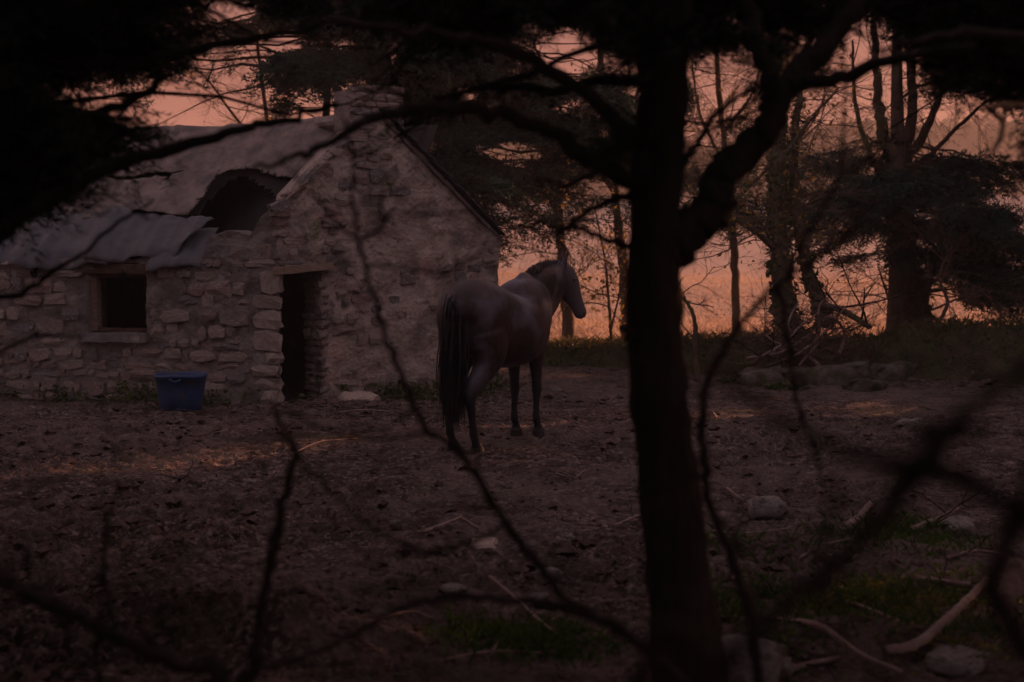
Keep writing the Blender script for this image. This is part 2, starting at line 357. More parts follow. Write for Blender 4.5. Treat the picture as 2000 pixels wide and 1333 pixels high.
for (l, r_, b_, t_) in ((w_l, w_r, w_b, 1.40), (d_l, d_r, ZB-1, 1.40)):
    keep &= ~(((sm > l) & (sm < r_))[:, None] & (zmid > b_) & (zmid < t_))
def masked(mb, VF, VB, keep):
    ns, nz = VF.shape[:2]; I = np.arange(ns*nz).reshape(ns, nz); n = ns*nz
    a, b, c, d = I[:-1, :-1], I[1:, :-1], I[1:, 1:], I[:-1, 1:]
    Qf = np.stack([a, b, c, d], -1)[keep]; Qb = np.stack([d, c, b, a], -1)[keep]+n
    es = {}
    for q in Qf:
        for k in range(4):
            e = (int(q[k]), int(q[(k+1) % 4]))
            if (e[1], e[0]) in es: del es[(e[1], e[0])]
            else: es[e] = 1
    Sd = [[e[1], e[0], e[0]+n, e[1]+n] for e in es]
    mb.add(np.concatenate([VF.reshape(-1, 3), VB.reshape(-1, 3)]), np.concatenate([Qf, Qb, np.array(Sd)]))
def split_wall(name, m, sel):
    mb = MB(); masked(mb, VF, VB, keep & sel[:, None]); return mb.build(name, m, cot, True)
fw = split_wall('front_wall', M['mortar'], sm < S1-.0)
gw = split_wall('gable_wall', M['render'], sm > S1-.0)
# shade smooth by angle is not needed: rough masonry
# other walls (back, ends) closing the rooms
C2 = A+eG*LG; inG = -nG; inW = -nW
mb = MB()
def wallbox(p, q, z0, z1, th=.4):
    p = np.array(p); q = np.array(q); e = (q-p); L = np.linalg.norm(e); e /= L; n = np.array([-e[1], e[0]])
    c = (p+q)/2; box(mb, (*c, (z0+z1)/2), (*(e*L/2), 0), (*(n*th/2), 0), (0, 0, (z1-z0)/2))
DW = 4.4
wallbox(B0+inW*.5, B0+inW*DW, ZB, 1.45); wallbox(B0+inW*DW, A+inW*DW+eW*.6, ZB, 1.4)
wallbox(C2+inG*.5-eG*.2, C2+inG*4.6-eG*.2, ZB, 1.6)
wallbox(C2+inG*4.6, C2+inG*4.6-eG*3.4, ZB, 1.5)
wallbox(A+inG*.9, A+inG*4.6, ZB, 1.5)
mb.build('side_wall', M['inner_shade'], cot)
mb = MB()
def gab(p, q, ap_, zq, za_):
    p = np.array([*p, zq]); q = np.array([*q, zq]); a_ = np.array([*ap_, za_]); e = (q-p)/np.linalg.norm(q-p); n = np.array([-e[1], e[0], 0])*.12
    mb.add([p+n, q+n, a_+n, p-n, q-n, a_-n], [[0, 1, 4, 3], [1, 2, 5, 4], [2, 0, 3, 5]], [[2, 1, 0], [3, 4, 5]])
gab(B0+inW*.0, B0+inW*4.5, B0+inW*2.25, 1.42, 3.27)
gab(C2+inG*4.6-eG*.05, C2+inG*4.6-eG*3.35, C2+inG*4.6-eG*1.78, 1.45, 3.15)
mb.build('rear_gable', M['inner_shade'], cot)
mb = MB(); cc = (B0+A)/2+inW*2.2; box(mb, (*cc, -.22), (*(eW*2.9), 0), (*(inW*2.2), 0), (0, 0, .03)); cc = (A+C2)/2+inG*2.4; box(mb, (*cc, -.215), (*(eG*1.6), 0), (*(inG*2.3), 0), (0, 0, .03))
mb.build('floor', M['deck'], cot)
# --- stones
nst = 0
def put_stone(s, z, w_, h_, proud=.03, m=None, tilt=0.):
    global nst
    g_ = s > S1; e = eG if g_ else eW; n = nG if g_ else nW
    ii = min(max(np.searchsorted(sc_, s), 0), ns-1); jj = int(np.argmin(np.abs(ZW[ii]-z))); of = OFF[ii, jj]
    proud += random.uniform(-.028, .004); c = W(np.array(s), np.array(z), of+proud-.07)
    a = random.gauss(tilt, .05); ca, sa = math.cos(a), math.sin(a)
    ex = np.array([*e, 0.]); nn = np.array([*n, 0.]); up = np.array([0, 0, 1.])
    ax = (ex*ca+up*sa)*w_*random.uniform(.93, 1.0); az = (up*ca-ex*sa)*h_*random.uniform(.92, 1.0); ay = nn*.16
    if random.random() < .5: ax = -ax; ay = ay
    stone_obj('stone', random.randrange(12), m or random.choice(STN), c, ax, ay, az, fw if s < S1 else gw); nst += 1
def rubble(s0, s1, z0, z1, avoid, prob=1.0, hmin=.10, hmax=.2, wmin=.14, wmax=.42):
    z = z0
    while z < z1:
        h = random.uniform(hmin, hmax); s = s0+random.uniform(-.15, 0)
        while s < s1:
            ww = random.uniform(wmin, wmax)*random.choice((.7, 1, 1.15)); c = s+ww/2; zc = z+h/2+random.uniform(-.03, .03)
            hh = h*random.uniform(.8, 1.1)
            ok = zc+hh*.6 < top(np.array(c)) and c < s1+.1 and c > s0 and random.random() < (prob(c, zc) if callable(prob) else prob)
            for (l, r_, b_, t_) in avoid:
                if c+ww/2 > l and c-ww/2 < r_ and zc+hh/2 > b_ and zc-hh/2 < t_: ok = False
            if ok: put_stone(c, zc, ww*.98, hh*1.0)
            s += ww+.015
        z += h+.012
op = [(w_l-.02, w_r+.02, w_b-.14, w_t+.02), (d_l-.32, d_r+.02, -1, 1.43)]
rubble(.9, S1+.25, -.28, 1.95, op, .84, .08, .2, .10, .40)
nfront = nst
def pg(s, z):
    if z < .0: return .75
    if s < d_r+.30: return .85
    v = float(vn(np.array(s*1.3+2.), np.array(z*1.5), 0, 91)); return .75 if v > .38 else .05
rubble(d_r+.02, LE-.03, -.26, 3.2, op, pg, .08, .17, .12, .32)
# quoins on the left door jamb, thin edge stones on the right jamb reveal
z = -.26
while z < 1.36:
    h = random.uniform(.11, .32); ww = random.uniform(.20, .42)
    if z+h > 1.39: h = 1.40-z
    put_stone(d_l-ww/2+.03, z+h/2, ww, h*.97, .05, M['quoin'] if random.random() < .7 else STN[1]); z += h+.01
z = -.26
while z < 1.38:
    h = random.uniform(.05, .13)
    for dep in (.10, .26, .39):
        c = W(np.array(d_r), np.array(z+h/2), 0.); c[:2] += -nG*(dep)+eG*.03
        a = random.uniform(.9, 1.1)
        stone_obj('stone', random.randrange(12), random.choice(STN[:4]), c, np.array([*nG, 0])*.18*a, np.array([*eG, 0])*random.uniform(.09, .17), np.array([0, 0, h*.98]), gw)
    z += h+.008
# coping stones up the broken left rake and gable skews
for k in range(16):
    t = k/15; px = 492+t*190; py = np.interp(px, [486, 505, 540, 582, 700], [458, 432, 400, 366, 246])
    s, zz = wc(px, py, True); s = max(s, S1+.02)
    put_stone(s, zz-.03, random.uniform(.16, .3), random.uniform(.07, .12), .04, tilt=.75 if px > 575 else random.uniform(0, .6))
# chimney
chim = MB(); pc = W(np.array(wc(740, 240, True)[0]), np.array(0.), 0.)[:2]+inG*.30
zt = P(740, 176, 18.3)[2]; zb = 2.9
box(chim, (*pc, (zt+zb)/2-.02), (*(eG*.33), 0), (*(inG*.27), 0), (0, 0, (zt-zb)/2-.03))
ch = chim.build('chimney', M['mortar'], cot)
z = zb
while z < zt:
    h = random.uniform(.07, .11)
    s = -.36
    while s < .33:
        ww = random.uniform(.13, .26); ww = min(ww, .37-s)
        c = np.array([*(pc+eG*(s+ww/2)+nG*.25), z+h/2]); stone_obj('stone', random.randrange(12), random.choice(STN), c, np.array([*eG, 0])*ww, np.array([*nG, 0])*.14, np.array([0, 0, h*.98]), ch)
        s += ww+.01
    for k in range(2):
        c = np.array([*(pc+eG*.30+nG*(.12-.27*k)), z+h/2]); stone_obj('stone', random.randrange(12), random.choice(STN), c, np.array([*nG, 0])*.25, np.array([*eG, 0])*.14, np.array([0, 0, h*.98]), ch)
    z += h+.008
# lintels, window
def beam(name, s0, s1, z0, z1, y0, y1, m, tilt=0., parent=None):
    mb = MB(); n = 7; V = []
    for k in range(n):
        t = k/(n-1); s = s0+(s1-s0)*t
        for (zz, yy) in ((z0, y0), (z0, y1), (z1, y1), (z1, y0)):
            V.append(W(np.array(s), np.array(zz+tilt*(t-.5)+random.gauss(0, .004)), yy+random.gauss(0, .004)))
    Q = []
    for k in range(n-1):
        for a in range(4): b = (a+1) % 4; Q.append([k*4+a, k*4+b, k*4+4+b, k*4+4+a])
    Q += [[3, 2, 1, 0], [n*4-4, n*4-3, n*4-2, n*4-1]]
    mb.add(V, Q); return mb.build(name, m, parent or cot)
beam('door_lintel', d_l-.06, d_r+.10, 1.385, 1.475, -.10, .10, M['timber'], .05)
beam('door_lintel', d_l-.10, d_r+.12, 1.392, 1.50, -.42, -.12, M['darktimber'], .02)
beam('window_lintel', w_l-.15, w_r+.1, 1.36, 1.48, -.42, .015, M['darktimber'])
wf = beam('window', w_l+.0, w_l+.07, w_b+.02, 1.37, -.20, -.08, M['timber'])
beam('frame_rail', w_l+.07, w_r-.03, 1.30, 1.36, -.19, -.10, M['darktimber'], parent=wf)
beam('frame_rail', w_l+.07, w_r-.03, w_b+.02, w_b+.06, -.19, -.10, M['darktimber'], parent=wf)
beam('frame_stile', w_r-.03, w_r-.0, w_b+.02, 1.36, -.19, -.10, M['darktimber'], parent=wf)
beam('window_sill', w_l-.10, w_r+.03, w_b-.10, w_b+.01, -.30, .09, STN[2])
# --- roof
EZ = 1.50; RZ = 3.32; RD = 2.25; OH = .04
slope = (RZ-EZ)/RD
ro = np.array([*B0, EZ]); ru = np.array([*eW, 0.]); rv = np.array([*(inW), slope]); rn = np.cross(ru, rv); rn /= np.linalg.norm(rn)
if rn[2] < 0: rn = -rn
def rp(x, y, lift=0.):
    r = ray(x, y); o = np.array([0, 0, H]); t = (ro-o).dot(rn)/r.dot(rn); return o+r*t+rn*lift
def RF(u, v, lift=0.):   # u along eave (m), v run inwards (m)
    return ro+ru*u+rv*v+rn*lift
def inpoly(x, y, poly):
    c = False; n = len(poly)
    for a in range(n):
        (x1, y1), (x2, y2) = poly[a], poly[(a+1) % n]
        if (y1 > y) != (y2 > y) and x < (x2-x1)*(y-y1)/(y2-y1)+x1: c = not c
    return c
HOLE = [(372, 428), (425, 366), (440, 350), (478, 338), (548, 384), (585, 372), (570, 470), (400, 462)]
us = np.arange(-.3, 6.35, .06); vs = np.concatenate([np.arange(-OH+.02, RD, .06), [RD]])
UU, VV = np.meshgrid(us, vs, indexing='ij')
VT = ro+ru*UU[..., None]+rv*VV[..., None]-rn*.03+rn*(.012*vn(UU*3, VV*3, 0, 3))[..., None]
kp = np.ones((len(us)-1, len(vs)-1), bool)
for a in range(len(us)-1):
    for b in range(len(vs)-1):
        q = proj(RF(us[a]+.03, vs[b]+.03)); kp[a, b] = not inpoly(q[0], q[1], HOLE)
        pt = RF(us[a], vs[b])[:2]; s_g = (pt-A).dot(nG)
        if s_g > -.10 and us[a] > S1-.15: kp[a, b] = False       # stop behind the gable wall
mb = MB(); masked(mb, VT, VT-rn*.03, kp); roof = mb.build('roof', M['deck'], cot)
mb = MB(); q0, q1 = B0-eW*.3, A+eW*1.3
mb.add([[*(q0+inW*RD), RZ-.02], [*(q1+inW*RD-eW*.5), RZ-.02], [*(q1+inW*(2*RD+.2)-eW*1.6), EZ-.15], [*(q0+inW*(2*RD+.2)), EZ-.15]], [[0, 1, 2, 3]])
mb.build('back_roof', M['deck'], cot); mb = MB()
sa, za = wc(740, 218, True); ap = W(np.array(sa), np.array(0.), 0.)[:2]; zap = top(np.array(sa))-.04
er = C2+eG*.02; zer = 1.80; el = A+eG*.0; zel = 1.62
for (q, zq) in ((er, zer), (el, zel)):
    a3 = np.array([*(ap+nG*.06), zap]); b3 = np.array([*(q+nG*.06), zq]); bk = np.array([*(inG*4.9), 0]); th = np.array([0, 0, -.05])
    if q is el: a3[:2] += inG*1.9; b3[:2] += inG*.45; bk = np.array([*(inG*2.6), 0])
    V = [a3, b3, b3+bk, a3+bk]; V += [p+th for p in V]
    mb = MB(); mb.add(V, [[0, 1, 2, 3], [7, 6, 5, 4], [0, 4, 5, 1], [1, 5, 6, 2], [2, 6, 7, 3], [3, 7, 4, 0]]); mb.build('roof_slope', M['deck'] if q is el else M['felt'], cot)
# slates along the right verge
a3 = np.array([*(ap+nG*.10), zap+.05]); b3 = np.array([*(er+nG*.10), zer+.05]); L = np.linalg.norm(b3-a3); e3 = (b3-a3)/L
up3 = np.cross(e3, np.array([*inG, 0])); up3 *= np.sign(up3[2])
slv = MB(); box(slv, (0, 0, 0), (.5, 0, 0), (0, .5, 0), (0, 0, .5)); sme = slv.build('slate', M['slate'], cot)
slme = sme.data; D.objects.remove(sme)
nS = 15
for k in range(nS):
    c = a3+e3*(L*(k+.5)/nS)+up3*(.0+.012*(k % 2))+np.array([*inG, 0])*.12
    o = D.objects.new('slate', slme); COL.objects.link(o); basis_obj(o, c, e3*(L/nS*1.25)+up3*.015, np.array([*inG, 0])*(.30+random.uniform(-.03, .03)), up3*.012); o.parent = cot
# sheets of felt and tarpaulin
def sheet(name, tl, tr, br, bl, nu, nv, wr, lift, m, seed, fray=0., frayb=0., droop=0., th=.006, drape=0.):
    V = np.zeros((nu+1, nv+1, 3))
    c4 = [rp(*p) for p in (tl, tr, br, bl)]
    for a in range(nu+1):
        for b in range(nv+1):
            u = a/nu; v = b/nv
            jr = fray*abs(float(vn(np.array(v*14.), np.array(seed*1.), 0, seed)))*(1 if b % 2 else .4) if a == nu else 0
            uu = u-jr
            if b == nv and frayb: v = 1-frayb*abs(float(vn(np.array(u*nu*.9), np.array(seed*2.), 0, seed+40)))-.3*frayb*(a % 2)
            p = (c4[0]*(1-uu)+c4[1]*uu)*(1-v)+(c4[3]*(1-uu)+c4[2]*uu)*v
            V[a, b] = p
    q = V-ro; uu = q@ru; vv = np.sqrt((q**2).sum(-1))
    n = wr*(fbm(uu*2.3+seed, vv*2.0, 0, 3, seed)+.7*(1-np.abs(vn(uu*1.7+vv*1.5+seed, vv*.8, 0, seed+9)))**3)
    n = n+.028*(1-np.abs(vn(uu*2.6+.5*vv+seed*3, vv*.5, 0, seed+20)))**7+.012*(1-np.abs(vn(uu*7+vv, vv*1.2, 0, seed+21)))**4
    V = V+rn*(lift+n)[..., None]
    t = np.linspace(0, 1, nv+1)[None]; V[..., 2] += -droop*np.clip((t-.8)/.2, 0, 1)**2*(1+.6*vn(np.linspace(0, 5, nu+1)[:, None]+0*t, 0*t, 0, seed+3))
    if drape: V[-1:, :, 2] -= drape*t[0]; V[-2:-1, :, 2] -= drape*.4*t[0]
    mb = MB(); masked(mb, V, V-rn*th, np.ones((nu, nv), bool)); o = mb.build(name, m, cot, True); return o
sheet('roof_felt', (-150, 262), (545, 246), (478, 338), (-150, 366), 60, 24, .03, .03, M['felt'], 1, .0, .03)
sheet('roof_felt', (520, 246), (715, 222), (600, 372), (478, 338), 20, 20, .012, .035, M['felt'], 2, .0, .16)
sheet('roof_felt', (-150, 352), (330, 354), (250, 434), (-150, 430), 50, 14, .04, .05, M['felt'], 3)
sheet('roof_felt', (300, 372), (441, 348), (378, 434), (215, 428), 30, 30, .05, .075, M['felt'], 4, .17)
sheet('roof_felt', (340, 352), (470, 334), (436, 352), (330, 372), 16, 6, .03, .09, M['felt'], 5, .05)
sheet('tarpaulin', (300, 470), (428, 448), (392, 520), (285, 528), 20, 16, .03, .02, M['tarp'], 6, .0, .05, .05)
sheet('tarpaulin', (-150, 418), (250, 424), (215, 514), (-150, 518), 60, 22, .045, .07, M['tarp'], 7, .0, .0, .10)
sheet('tarpaulin', (225, 422), (425, 446), (352, 503), (165, 517), 36, 24, .07, .10, M['tarp'], 8, .0, .03, .10)
# rafters under the torn hole
for k in range(5):
    mb = MB(); u = .4+k*.62; a3 = RF(u, -.1, -.11); b3 = RF(u, RD-.02, -.11); c = (a3+b3)/2
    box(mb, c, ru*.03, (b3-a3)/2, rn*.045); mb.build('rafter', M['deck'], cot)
# broken batten sticking up in the hole and torn strip hanging by the gable
b0 = wc(545, 402, True); b1_ = wc(598, 358, True); mb = MB(); tube(mb, [W(np.array(b0[0]), np.array(b0[1]), .06), W(np.array(b1_[0]), np.array(b1_[1]+.03), .05)], [.016, .012], 5); mb.build('batten', M['timber'], cot)
# ---------------------------------------------------------------- blue tub
tp = G(354, 800, -.16); tub = empty('feed_tub', tuple(tp)); tag(tub, 'round blue plastic feed tub standing against the cottage wall', 'tub')
mb = MB(); prof = [(.225, 0), (.238, .015), (.262, .20), (.283, .375), (.297, .38), (.300, .40), (.290, .412), (.275, .405), (.255, .20), (.228, .03), (0.0, .025)]
ang = np.arange(40)/40*2*math.pi; V = np.array([[r*np.cos(a)*(1+.02*np.cos(2*a)*(z > .2)), r*np.sin(a), z+.006*np.sin(3*a)*(z > .3)] for (r, z) in prof for a in ang])
Q = []
for k in range(len(prof)-1):
    for a in range(40): b = (a+1) % 40; Q.append([k*40+a, k*40+b, k*40+40+b, k*40+40+a])
mb.add(V, Q); mb.build('tub_body', M['blue'], tub, True)
for sgn in (-1, 1):
    mb = MB(); tube(mb, catmull([(sgn*.06-.0, -.295, .375), (sgn*.0+.05*sgn, -.315, .36), (0, -.33, .35)][::1]+[(-.06*sgn, -.295, .375)], 4), .009, 6)
    if sgn < 0:
        mb.V = [np.stack([-v[:, 0], -v[:, 1], v[:, 2]], -1) for v in mb.V]
    mb.build('handle', M['blue'], tub, True)
# ---------------------------------------------------------------- horse
HC = np.array([-.105, 12.55]); HH = np.array([.454, .891]); HH /= np.linalg.norm(HH); HL = np.array([-HH[1], HH[0]])
HG = gz(*HC)*0-.01
def L(f, l, z): p = HC+HH*f+HL*l; return np.array([p[0], p[1], z+HG])
horg = np.array([*HC, HG])
hrs = empty('horse', tuple(horg)); tag(hrs, 'dark roan horse standing with its rump to us, head turned right', 'horse')
def loft(mb, C, Aa, Bb, side, nseg=20, upv=None):
    C = np.asarray(C, float); n = len(C); T = np.gradient(C, axis=0); T /= np.linalg.norm(T, axis=1)[:, None]
    s = np.asarray(side, float); Sv = s-T*(T@s)[:, None]; Sv /= np.linalg.norm(Sv, axis=1)[:, None]; Uv = np.cross(Sv, T)
    ang = np.arange(nseg)/nseg*2*math.pi; cx = np.sign(np.cos(ang))*np.abs(np.cos(ang))**.92; sx_ = np.sign(np.sin(ang))*np.abs(np.sin(ang))**.92
    V = C[:, None]+np.asarray(Aa)[:, None, None]*Sv[:, None]*cx[None, :, None]+np.asarray(Bb)[:, None, None]*Uv[:, None]*sx_[None, :, None]
    i = np.arange(n-1)[:, None]*nseg; j = np.arange(nseg)[None]; k = (j+1) % nseg
    Q = np.stack([i+j, i+k, i+nseg+k, i+nseg+j], -1).reshape(-1, 4); V = V.reshape(-1, 3); c0 = len(V)
    V = np.vstack([V, C[0]-T[0]*min(Aa[0], Bb[0])*.5, C[-1]+T[-1]*min(Aa[-1], Bb[-1])*.5]); jj = np.arange(nseg); kk = (jj+1) % nseg
    mb.add(V, Q, np.vstack([np.stack([kk, jj, np.full(nseg, c0)], -1), np.stack([(n-1)*nseg+jj, (n-1)*nseg+kk, np.full(nseg, c0+1)], -1)]))
def sm_loft(mb, rows, side, nseg=20, k=5):
    r = catmull(np.array(rows, float), k); loft(mb, r[:, :3], r[:, 3], r[:, 4], side, nseg)
hb = MB(); side = np.array([*HL, 0])
tor = [(-.80, 1.06, .13, .16), (-.73, 1.09, .225, .27), (-.58, 1.12, .275, .33), (-.42, 1.12, .285, .34), (-.22, 1.06, .29, .335), (0, 1.0, .32, .335), (.2, .99, .315, .335), (.4, 1.06, .27, .385), (.55, 1.11, .235, .35), (.68, 1.10, .19, .26), (.78, 1.09, .12, .15)]
sm_loft(hb, [(*L(f, 0, z), a, b) for f, z, a, b in tor], side, 28)
# withers / croup accents
sm_loft(hb, [(*L(-.66, 0, 1.30), .05, .05), (*L(-.45, 0, 1.36), .10, .10), (*L(-.15, 0, 1.30), .08, .08), (*L(.2, 0, 1.27), .06, .07), (*L(.45, 0, 1.40), .06, .10), (*L(.62, 0, 1.33), .08, .10)], side)
# neck and head in world space
wi = L(.58, 0, 1.17); poll = P(1097, 523, 13.5); mid = (wi+poll)/2+np.array([.02, .0, -.01])
nkside = np.cross(poll-wi, [0, 0, 1.]); nkside /= np.linalg.norm(nkside)
sm_loft(hb, [(*L(.40, 0, 1.12), .17, .30), (*wi, .155, .28), (*mid, .105, .225), (*(poll*.8+mid*.2+np.array([0, 0, -.03])), .075, .135), (*(poll+np.array([.01, .0, -.06])), .065, .105)], nkside)
nose = P(1132, 618, 13.58); hx = nose-poll; hlen = np.linalg.norm(hx); hd = hx/hlen
hs = np.cross(hd, [1., 0, 0]); hs = np.cross(hd, np.array([1., .25, 0])); hs /= np.linalg.norm(hs)     # lateral axis of the head
hf = np.cross(hs, hd)                                                                                       # from face to jaw or reverse
if hf[0] < 0: hf = -hf
hq = lambda t, o: poll+hd*hlen*t+hf*o
sm_loft(hb, [(*hq(-.02, .0), .055, .06), (*hq(.10, .0), .085, .105), (*hq(.28, -.018), .094, .138), (*hq(.46, -.008), .080, .118), (*hq(.64, .008), .060, .086), (*hq(.82, .016), .052, .068), (*hq(.95, .016), .056, .066), (*hq(1.03, .010), .045, .048)], hs, 20)
for sg in (-1, 1):   # ears, cheeks, eye ridges, nostrils
    e0 = hq(.02, .0)+hs*sg*.055; tipv = np.array([.03, .02, .185])+hs*sg*.05
    sm_loft(hb, [(*e0, .030, .026), (*(e0+tipv*.35), .034, .022), (*(e0+tipv*.7), .024, .015), (*(e0+tipv), .006, .006)], hs, 12)
    sm_loft(hb, [(*(hq(.22, .045)+hs*sg*.055), .02, .02), (*(hq(.28, .045)+hs*sg*.068), .024, .024), (*(hq(.34, .045)+hs*sg*.055), .02, .02)], hs, 10)
    sm_loft(hb, [(*(hq(.22, -.075)+hs*sg*.04), .03, .05), (*(hq(.32, -.07)+hs*sg*.045), .035, .055), (*(hq(.42, -.06)+hs*sg*.035), .028, .04)], hs, 10)
# legs
def leg(rows, tl=0.):
    sm_loft(hb, [(*L(f, l, z), a, b) for f, l, z, a, b in rows], side, 16)
def hind(f, l, sg):
    leg([(-.52, l*.9+sg*.02, 1.02, .15, .24), (-.50, l+sg*.02, .84, .135, .20), (-.58+.3*(f+.7), l+sg*.005, .68, .088, .125), (f-.06, l, .55, .058, .078), (f-.095, l, .47, .050, .066), (f-.075, l, .38, .036, .046), (f-.05, l, .26, .031, .036), (f-.035, l, .17, .036, .042), (f-.005, l, .11, .034, .038), (f+.02, l, .06, .045, .05), (f+.03, l, .03, .05, .056)])
def fore(f, l, sg):
    leg([(.48, l+sg*.01, 1.0, .10, .17), (.47, l+sg*.01, .82, .082, .115), (f-.01, l, .66, .058, .072), (f, l, .50, .044, .052), (f+.008, l, .435, .047, .055), (f, l, .37, .036, .042), (f-.005, l, .26, .029, .033), (f-.005, l, .165, .036, .042), (f+.02, l, .11, .032, .036), (f+.035, l, .06, .043, .048), (f+.04, l, .03, .048, .054)])
LEGS = [(-.70, -.13, -1, hind), (-.66, .12, 1, hind), (.50, -.115, -1, fore), (.46, .09, 1, fore)]
for f, l, sg, fn in LEGS: fn(f, l, sg)
raw = hb.build('horse_raw', None, None, False)
rm = raw.modifiers.new('r', 'REMESH'); rm.mode = 'VOXEL'; rm.voxel_size = .013
sm_ = raw.modifiers.new('s', 'SMOOTH'); sm_.factor = .5; sm_.iterations = 7
dg = bpy.context.evaluated_depsgraph_get(); dg.update()
me = D.meshes.new_from_object(raw.evaluated_get(dg)); D.objects.remove(raw)
nv_ = len(me.vertices); cv = np.zeros(nv_*3, np.float32); me.vertices.foreach_get('co', cv); cv = cv.reshape(-1, 3); cv -= horg.astype(np.float32)
me.vertices.foreach_set('co', cv.ravel()); me.update(); me.polygons.foreach_set('use_smooth', np.ones(len(me.polygons), bool)); me.materials.clear()
def coat(t, c, mp, col):
    sp = N(t, 'ShaderNodeSeparateXYZ'); t.links.new(c.outputs['Object'], sp.inputs[0])
    mr = N(t, 'ShaderNodeMapRange'); mr.inputs[1].default_value = .50; mr.inputs[2].default_value = .72; t.links.new(sp.outputs[2], mr.inputs[0])
    mx = N(t, 'ShaderNodeMix', data_type='RGBA'); t.links.new(mr.outputs[0], mx.inputs[0]); mx.inputs[6].default_value = (.013, .013, .018, 1); t.links.new(col, mx.inputs[7])
    # greyer head
    m2 = N(t, 'ShaderNodeMapRange'); m2.inputs[1].default_value = .55; m2.inputs[2].default_value = .72; t.links.new(sp.outputs[0], m2.inputs[0])
    mx2 = N(t, 'ShaderNodeMix', data_type='RGBA'); t.links.new(m2.outputs[0], mx2.inputs[0]); t.links.new(mx.outputs[2], mx2.inputs[6]); mx2.inputs[7].default_value = (.10, .08, .088, 1)
    return mx2.outputs[2]
M['coat'] = mat('roan_coat', [(.3, (.014, .005, .004)), (.5, (.040, .015, .012)), (.7, (.058, .034, .036))], 3.2, .58, .6, 90, .004, detail=8, spec=.3, sheen=.05,
    extra=chain(patches(2.6, .54, (.010, .0065, .007), .12, 12), patches(3.4, .57, (.11, .10, .125), .09, 17), patches(60, .66, (.09, .08, .092), .05, 3), coat))  # broad grey-blue patches paint sky sheen onto the roan coat
body = link('body', me, M['coat'], hrs)
me['n'] = nv_
for f, l, sg, fn in LEGS:
    mb = MB(); sm_loft(mb, [(*L(f+.02, l, .065), .046, .05), (*L(f+.032, l, .03), .054, .062), (*L(f+.04, l, -.015), .06, .07)], side, 14, 3); mb.build('hoof', M['hoof'], hrs, True, horg)
for sg in (-1, 1):
    mb = MB(); c = hq(.28, .048)+hs*sg*.078; tube(mb, [c-hs*sg*.016, c, c+hs*sg*.010, c+hs*sg*.014], [.014, .017, .012, .004], 10); mb.build('eye', M['eye'], hrs, True, horg)
    mb = MB(); c = hq(.95, .040)+hs*sg*.045; tube(mb, [c-hs*sg*.012, c+hs*sg*.006], [.012, .009], 8); mb.build('nostril', M['eye'], hrs, True, horg)
def hair(name, roots, dirs, lens, m, wdt, n=7, droop=1., clump=None):
    mb = MB(); k = len(roots); t = np.linspace(0, 1, n)
    roots = np.asarray(roots); dirs = np.asarray(dirs); lens = np.asarray(lens)
    ph = rng.uniform(0, 6, (k, 2)); amp = rng.uniform(.0, .03, (k, 1))
    V = roots[:, None]+dirs[:, None]*(lens[:, None]*(t-t*t*.5*droop))[..., None]
    V[..., 2] -= droop*lens[:, None]*t**1.6*.92
    V[..., 0] += amp*np.sin(ph[:, :1]+t*5)*t; V[..., 1] += amp*np.sin(ph[:, 1:]+t*5)*t
    wv = rng.normal(0, 1, (k, 3)); wv[:, 2] *= .1; wv /= np.linalg.norm(wv, axis=1)[:, None]
    ww = wdt*(1-.85*t**2)
    A_ = V+wv[:, None]*ww[None, :, None]; B_ = V-wv[:, None]*ww[None, :, None]
    VV_ = np.stack([A_, B_], 2).reshape(k, n*2, 3); q = np.arange(n-1)[:, None]*2+np.array([[0, 1, 3, 2]])
    Q = (q[None]+np.arange(k)[:, None, None]*n*2).reshape(-1, 4); mb.add(VV_.reshape(-1, 3), Q); return mb.build(name, m, hrs, True, horg)
k = 1500; th0 = L(-.80, 0, 1.28)
r0 = np.array([th0]*k)+rng.normal(0, 1, (k, 3))*np.array([.034, .034, .03]); r0[:, 2] -= rng.uniform(0, .22, k)
hdv = np.array([*(-HH), 0]); dv = hdv[None]*.12+rng.normal(0, .062, (k, 3)); dv[:, 2] = 0
hair('tail', r0, dv, rng.uniform(.62, 1.12, k)-(1.28-r0[:, 2])*.7, M['tail'], .006, 10)
k = 1500; t = rng.uniform(0, 1, k); cr_a = poll+np.array([0, 0, .03]); cr_b = L(.46, 0, 1.435); cr_a[2] += .03; cr_b[2] += .05; crm = (cr_a+cr_b)/2+np.array([0, 0, .10])
roots = ((1-t)**2)[:, None]*cr_a+(2*t*(1-t))[:, None]*(crm+np.array([0, 0, .02]))+(t**2)[:, None]*cr_b; roots += rng.normal(0, .012, (k, 3)); roots[:, 2] -= .02
sd_ = np.where(rng.random(k) < .5, 1., -1.)[:, None]*nkside[None]
hair('mane', roots, sd_*.30+rng.normal(0, .16, (k, 3))+np.array([0, 0, .12]), rng.uniform(.07, .17, k), M['mane'], .003, 6, .9)
k = 60; roots = hq(.03, .06)+rng.normal(0, .015, (k, 3)); hair('forelock', roots, np.tile(hf*.5, (k, 1))+rng.normal(0, .2, (k, 3)), rng.uniform(.08, .16, k), M['mane'], .004, 5, .9)
